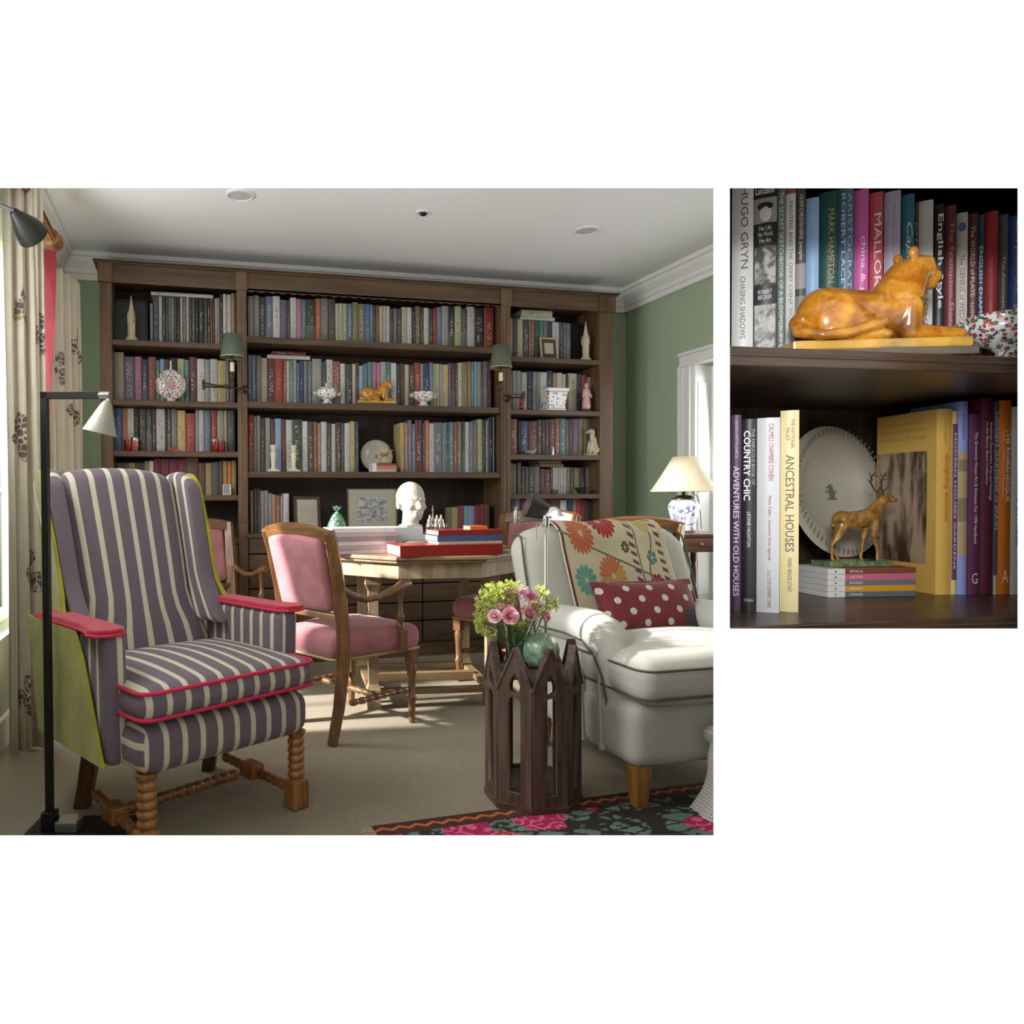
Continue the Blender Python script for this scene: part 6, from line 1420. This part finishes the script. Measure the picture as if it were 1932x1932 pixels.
def art_book(label, x0, x1, ytop, zb, off, col, texts=(), depth=.16, group=None, face=None, rough=.4, corner=None, height=None, bands=()):
    """texts: (string, start, end, across centre, across height, colour, bold, shear); 0..1 from the top of the spine"""
    c0 = corner or onrow(x0, 940, off); f = face or hray((x0+x1)/2); s = Vector((f.y, -f.x, 0))
    t1 = hray(x1); k = (c0-EYEP); k.z = 0        # right edge lies on the ray through x1
    den = s.x*t1.y-s.y*t1.x; w = -(k.x*t1.y-k.y*t1.x)/den - .0008
    dd = ray(x0, ytop); tt = k.length/Vector((dd.x, dd.y)).length; h = height or (EYE+dd.z*tt-zb)
    o = thing('book', label, 'book', (c0.x, c0.y, zb+.0005), math.atan2(s.y, s.x), group)
    mat = plain('jacket_'+col.strip('#'), col, rough, var=.05, vscale=18)
    g = G(); n = 6; bow = min(.004, w*.12); pts = [(w*i/n, -bow*math.sin(PI*i/n)) for i in range(n+1)] + [(w, .005), (0, .005)]
    g.prism(pts, 0, h); g.box(0, .005, 0, .0022, depth, h); g.box(w-.0022, .005, 0, w, depth, h)
    g.build('cover', mat, o, smooth=True, angle=45)
    G().box(.0023, .0052, .003, w-.0023, depth-.004, h-.003).build('pages', M_PAGES, o)
    for (a, b, c) in bands: G().prism([(w*.02, -.0002)]+[(x, y-.0005) for x, y in pts[:n+1]]+[(w*.98, -.0002)], h*(1-b), h*(1-a)).build('band', ink(c), o)
    for (txt, a, b, cx, ch, c, *r) in texts:
        bo = r[0] if r else 0.0; sh = r[1] if len(r) > 1 else 0.0; flat = len(r) > 2 and r[2]
        yf = -bow*math.sin(PI*cx)-.0010
        if flat: M_ = T(w*(cx-ch/2), yf, h*(1-(a+b)/2)) @ Matrix(((1, 0, 0, 0), (0, 0, -1, 0), (0, 1, 0, 0), (0, 0, 0, 1))); letters(txt, w*ch, h*(b-a), ink(c), o, M_, 'title', bo, sh)
        else: letters(txt, h*(b-a), w*ch, ink(c), o, T(w*cx, yf, h*(1-a)) @ SPINE, 'title', bo, sh)
    return o, w, h
GU = 'art books in the row behind the close-up lion'; OF = .20; W_ = '#dcdad5'
def U(*a, **k): k.setdefault('group', GU); return art_book(a[0], a[1], a[2], a[3], ZU, OF, *a[4:], **k)
U('white spine book with spaced grey title, outermost of the row behind the large lion', 1379, 1420, 330, '#cfcdc8', [('HUGO GRYN', .08, .50, .60, .34, '#56524e'), ('CHASING SHADOWS', .54, .86, .52, .24, '#56524e')])
o, w, h = U('black spine book with grey photographs beside the white one, behind the large lion', 1420, 1464, 336, '#1d1c1c', [('Nancy', .015, .06, .5, .5, W_, .01, 0, True), ('Lancaster', .062, .10, .5, .86, W_, .01, 0, True), ('Her Life', .265, .29, .5, .52, W_, 0, 0, True), ('Her World', .297, .322, .5, .62, W_, 0, 0, True), ('Her Art', .329, .354, .5, .5, W_, 0, 0, True), ('ROBERT', .60, .622, .5, .6, W_, 0, 0, True), ('BECKER', .628, .65, .5, .6, W_, 0, 0, True), ('Knopf', .965, .985, .5, .5, W_, 0, 0, True)],
  bands=[(.12, .25, '#8f8d8a'), (.37, .575, '#57502f'), (.675, .945, '#5c5b59')])
t = NT('grey_photo'); t.set(.45); v = t.coord('Object', (1, 1, .8)); t.base(t.mix(t.step(t.noise(v, 34, 4, .6, dist=.5), .4, .6), lin('#1a1a1a'), lin('#a9a7a3'))); M_GPHOTO = t.m
for a, b in ((.68, .94), (.38, .57)): G().box(w*.05, -.0068, h*(1-b), w*.95, -.0045, h*(1-a)).build('photo', M_GPHOTO, o)
G().ball((w*.5, -.0052, h*.80), (w*.27, .0018, h*.045), 16, 8).build('portrait', ink('#c6c2bb'), o, smooth=True)
G().lathe([(w*.34, 0), (w*.34, .0008), (w*.2, .0012)], 20, T(w*.5, -.0052, h*.835) @ RX(PI/2) @ Matrix.Diagonal((1, .55, 1, 1))).build('portrait', ink('#151414'), o)
U('slim grey green book lettered all down its spine, between black and red ones', 1464, 1480, 344, '#66756b', [('THE SECRET SKETCHBOOK OF A BLOOMSBURY LADY', .06, .97, .5, .52, W_)])
U('slim red book with long white spine label', 1480, 1499, 348, '#9c4a4c', [('PAINTERS AND THE DERBY CHINA WORKS', .10, .80, .55, .36, '#5a5653')], bands=[(.06, .985, '#d3d0ca')])
U('black and white photographic paperback beside the pale blue book', 1499, 1518, 357, '#4b4a49', [('OXFORDSHIRE people', .04, .40, .5, .5, W_), ], bands=[(.42, .56, '#9a9894'), (.60, .80, '#8b8984')])
U('pale blue plain book left of the dark green one', 1518, 1543, 377, '#8fb0d6')
U('dark green book with gold title, centre of the row above the lion haunch', 1543, 1578, 367, '#1f4a40', [('MARK HAMPTON ON DECORATING', .10, .98, .66, .34, '#b39a55')])
U('slate blue book with two lines of lettering', 1578, 1608, 359, '#4a6a80', [('ARISTOCRATS', .03, .60, .76, .26, '#a9b8bd'), ('ROBERT LACEY', .03, .58, .34, .26, '#ccd4d4')])
U('bright pink book with a lower case white title', 1608, 1636, 362, '#cf5fa4', [('china & glass', .26, .70, .62, .42, '#efe4ec')], bands=())
U('coral red book with large white capitals', 1637, 1663, 367, '#c2505a', [('MALLORCA', .12, .68, .62, .52, '#efe3dc')])
U('lilac grey book, second right of the pink one, above the lion back', 1664, 1696, 366, '#b4aebf', [('LA', .60, .76, .55, .42, '#6d687c'), ('MARIE LOUISE', .08, .40, .6, .16, '#8f8a9c')])
U('teal book with slanting white script title', 1697, 1722, 371, '#2f7282', [('Cape Cod', .16, .66, .58, .56, '#e3ebea', 0, .35), ('THE', .72, .82, .6, .3, '#cdd9d8')])
U('very thin brown paperback between teal and white books', 1722, 1729, 384, '#5a443a', [('DICTATOR', .12, .75, .5, .6, '#b7a795')])
U('white book with italic grey title just behind the lion ears', 1729, 1757, 383, '#cfccc4', [('ENGLISH', .48, .80, .5, .4, '#6d6a66', 0, .3)])
U('black book with bold white title behind the lion head', 1757, 1778, 389, '#1d1c1d', [('English Style', .06, .62, .62, .62, '#e9e7e2', .012)])
U('maroon book with gold title in front of the lion nose', 1778, 1800, 391, '#6b2636', [('The Frampton Flora', .10, .74, .6, .52, '#b08d4e'), ('Richard Mabey', .80, .97, .6, .34, '#b08d4e')])
o, w, h = U('cream book with small blue oval portrait at the top', 1800, 1822, 405, '#c4beb0', [('The GENIUS of WEDGWOOD', .26, .84, .55, .40, '#55504a')])
G().lathe([(.0, .0012), (w*.34, .0010), (w*.36, 0)], 24, T(w*.5, -.0040, h*.91) @ RX(PI/2) @ Matrix.Diagonal((1, 1.4, 1, 1))).build('portrait', ink('#54679c'), o, smooth=True)
U('dark red book with silver lettering beside the cream one', 1822, 1841, 406, '#5c2530', [('The WORLD of PLATE', .08, .52, .5, .46, '#c9bfb4'), ('LLOYD GROSSMAN', .56, .90, .5, .36, '#c9bfb4')])
U('narrow teal blue book with white capitals, before the bright red one', 1841, 1853, 407, '#274a63', [('ENGLISH ENAMEL BOXES', .20, .88, .5, .6, '#e4e6e6')])
U('broad bright red book above the flowered bowl', 1853, 1879, 403, '#a9242a', [('LE ROUGE', .4, .56, .5, .24, '#7e171c')])
U('grey brown book with white title, next to the blue one', 1879, 1898, 408, '#5c564e', [('The American Country House', .26, .96, .55, .44, '#d5d0c4')])
U('blue book with yellow capitals at the door end of the row', 1898, 1926, 411, '#2c55a5', [('BEN JAKOBER', .04, .50, .62, .46, '#d8c24a', .01), ('Books', .56, .70, .5, .3, '#c6cfe0')])
U('plain grey book last in the row behind the lion', 1926, 1962, 405, '#8d8a84')
# lower shelf, window end
GL = 'tall books at the window end of the lower shelf'
def Lw(label, x0, x1, ytop, off, col, texts, **k): return art_book(label, x0, x1, ytop, ZL, off, col, texts, group=GL, **k)
Lw('purple book with white capitals, outermost on the lower shelf', 1379, 1399, 784, .175, '#452846', [('ADVENTURES WITH OLD HOUSES', .26, .92, .52, .56, '#d9d0d6'), ('RICHARD HAMPTON JENRETTE', .03, .22, .5, .4, '#b9abb8')])
Lw('black book with bold white capitals on the lower shelf', 1399, 1428, 792, .165, '#17171a', [('COUNTRY CHIC', .06, .42, .36, .44, '#eceae6', .012), ('THE FABULOUS BOOK OF', .05, .34, .78, .2, '#a7a5a2'), ('LEONIE HIGHTON', .48, .66, .5, .24, '#dad8d4'), ('CONRAN', .93, .945, .5, .6, '#c9c7c3', 0, 0, True)])
Lw('tall white book with thin red lettering on the lower shelf', 1428, 1472, 790, .155, '#c0bfc1', [('CALMELS CHAMBRE COHEN', .03, .32, .62, .22, '#a83a4c'), ("Maria Callas - Souvenirs d'une légende", .40, .73, .56, .18, '#6a4a58'), ('2 et 3 DECEMBRE 2000', .78, .97, .56, .16, '#6a6468')])
Lw('cream book with brown capitals beside the patterned plate', 1472, 1508, 776, .150, '#d3c290', [('ANCESTRAL HOUSES', .22, .70, .52, .46, '#4f4132'), ('THE NATIONAL', .04, .19, .66, .2, '#6d5d48'), ('TRUST', .08, .15, .4, .2, '#6d5d48'), ('MARK BENCE-JONES', .73, .90, .5, .28, '#6d5d48')])
# lower shelf, right group stands square to the wall opening
tz = 1.84
def Rw(label, x0, x1, ytop, col, texts, tt=tz, **k): return art_book(label, x0, x1, ytop, ZL, 0, col, texts, group='books beyond the stag on the lower shelf', face=HEAD, corner=dep(x0, 940, tt), **k)
o, w, h = Rw('thick yellow book showing its picture cover beside the stag', 1766, 1795, 772, '#cda552', [('designing women', .24, .60, .58, .42, '#b0601f'), ('Reminiscences', .05, .19, .5, .2, '#a8803a')], depth=.21)
t = NT('cover_photo'); t.set(.4); v = t.coord('Object', (3, 3, .8)); t.base(t.mix(t.step(t.noise(v, 8, 4, .6), .38, .62), t.mix(t.noise(v, 3), lin('#1d1410'), lin('#4f3524')), lin('#a08a70'))); M_CPHOTO = t.m
G().box(-.0012, .03, h*.16, .0002, .205, h*.78).build('cover_picture', M_CPHOTO, o)
for k, (s_, a, b) in enumerate((('every Woman reveals how', .925, .955), ('the art of her world bring them', .885, .915), ('home and love', .845, .875))):
    letters(s_, .155, h*.026, ink('#b9924a'), o, Matrix(((0, 0, -1, -.0014), (-1, 0, 0, .19), (0, 1, 0, h*(a+b)/2), (0, 0, 0, 1))))
Rw('narrow straw yellow book with plum spine label, next to the thick yellow one', 1796, 1806, 776, '#d4bc7a', [('MODERN HOUSES GARDENS', .12, .86, .5, .4, '#d9cfc0')], bands=[(.07, .92, '#6a3f58')])
Rw('pale blue book with golden ornament down its spine', 1807, 1825, 758, '#8795c9', [('Versailles', .06, .2, .5, .4, '#4f5a94')], bands=[(.26, .80, '#a5936a'), (.30, .36, '#c9c2ae'), (.50, .62, '#bdb096')])
Rw('plum book with white serif title and monogram', 1827, 1849, 782, '#5a2f4d', [('The Grosvenor House Art & Antiques Fair 1998 Handbook', .10, .72, .5, .34, '#ddd2d8'), ('G', .88, .94, .5, .5, '#c9b8c4', 0, 0, True)])
Rw('tall maroon book behind the plum one', 1850, 1874, 752, '#562535', [('American Decorative Arts and Paintings', .12, .52, .68, .26, '#d4c3c8', 0, .2), ('in the Bayou Bend Collection', .12, .44, .36, .26, '#d4c3c8', 0, .2)])
Rw('slim blue grey book before the orange one', 1875, 1883, 760, '#4e5365', [('HIDDEN GARDENS of SPAIN', .05, .66, .5, .66, '#c6c9d2')], bands=[(.90, 1.0, '#b8b08a')])
Rw('orange book with white capitals on the lower shelf', 1884, 1907, 756, '#d07528', [('THE ROMANESQUE', .15, .52, .60, .36, '#f1e2cf', .008), ('Towns, Cathedrals and Monasteries', .15, .50, .28, .2, '#f1e2cf'), ('A', .87, .94, .5, .5, '#f1e2cf', 0, 0, True)])
Rw('white book with black title at the door end of the lower shelf', 1908, 1934, 768, '#cfcdc6', [('solo DETAILES', .36, .74, .5, .44, '#33312f', .005), ('3', .03, .10, .6, .5, '#2a2826', 0, 0, True)])
Rw('dark book last on the lower shelf', 1935, 1962, 766, '#2c2a2b', [])
# figures
lc = onrow(1636, 940, .098); LL = (onrow(1806, 940, .095)-onrow(1478, 940, .095)).length
lion('large amber glazed lion figure lying on the upper shelf of the close-up shelving', (lc.x, lc.y, ZU+.0005), LL/.357*.84, math.atan2(e1.y, e1.x)-math.radians(17))
tcx = onrow(1904, 940, .085)
tureen('tureen', 'flowered footed bowl at the door end of the upper shelf beside the large lion', (tcx.x, tcx.y, ZU+.0005), 1.22, M_FLORB, 'tureen', math.radians(-30))
sc0 = onz(1562, 1128, ZL); a5 = Vector((math.cos(math.radians(5)-YAW), math.sin(math.radians(5)-YAW), 0)); b5 = Vector((-a5.y, a5.x, 0)); SLn, SWd = .232, .13
zk = ZL+.0005; SB2 = 'small white books stacked under the large stag'
for k, (c, nm) in enumerate((('#5d6466', 'slate lowest'), ('#c98f1f', 'mustard second'), ('#6d6a70', 'grey third'), ('#c2607a', 'rose fourth'), ('#7a4433', 'brown topmost'))):
    t_ = thing('small_book', f'small white book with {nm} spine in the stack under the large stag', 'book', (sc0.x, sc0.y, zk), math.atan2(a5.y, a5.x), SB2); hh = .0143
    G().box(0, 0, 0, SLn, SWd, hh-.0004).build('cover', plain('small_jacket_white', '#cfccc6', .4, var=.03), t_, bevel=.001)
    sp = G().box(.045, -.0008, .0004, SLn+.0006, .004, hh-.0008).build('spine_band', plain('band_'+nm.split()[0], c, .4, var=.03), t_)
    letters(('SEVILLE', 'CAPE TOWN', 'MADRID', 'MARRAKECH', 'COPENHAGEN')[4-k], .035, hh*.36, ink('#e4e0da'), t_, T(.056, -.0012, hh*.5) @ Matrix(((1, 0, 0, 0), (0, 0, -1, 0), (0, 1, 0, 0), (0, 0, 0, 1))))
    G().lathe([(.0, .0004), (.0022, .0003), (.0022, 0)], 10, T(.020, -.0002, hh*.5) @ RX(PI/2)).build('dot', ink('#3d3a38'), t_)
    if k == 4: G().box(.046, .0, hh-.0006, SLn, SWd, hh+.0002).build('cover_panel', plain('band_brown', c, .4), t_); letters('Seville', .07, .016, ink('#8b8883'), t_, T(.04, .02, hh+.0001) @ RZ(PI/2))
    zk += hh
dp = onz(1628, 1048, zk); dp2 = sc0+a5*(SLn*.50)+b5*(SWd*.52)
stag('large glazed stag on the stack of small books in front of the plate', (dp2.x, dp2.y, zk+.0003), 1.36, math.atan2(a5.y, a5.x))
pl0 = dep(1584, 1052, 2.02)
pst = thing('plate_stand', 'small wooden plate stand behind the stack of small books', 'stand', (pl0.x, pl0.y, ZL+.0005), math.radians(6))
PZ = pl0.z-ZL-.001
G().box(-.06, -.02, 0, .06, .05, PZ-.004).build('block', M_TEAK, pst, bevel=.004); G().box(-.05, -.022, PZ-.004, .05, -.012, PZ+.008).build('lip', M_TEAK, pst, bevel=.002)
plate('large cream plate with printed rim and small crest behind the stag', (pl0.x, pl0.y, pl0.z-.0005), .184, 9, M_CREAMW, M_PRINT, math.radians(6))
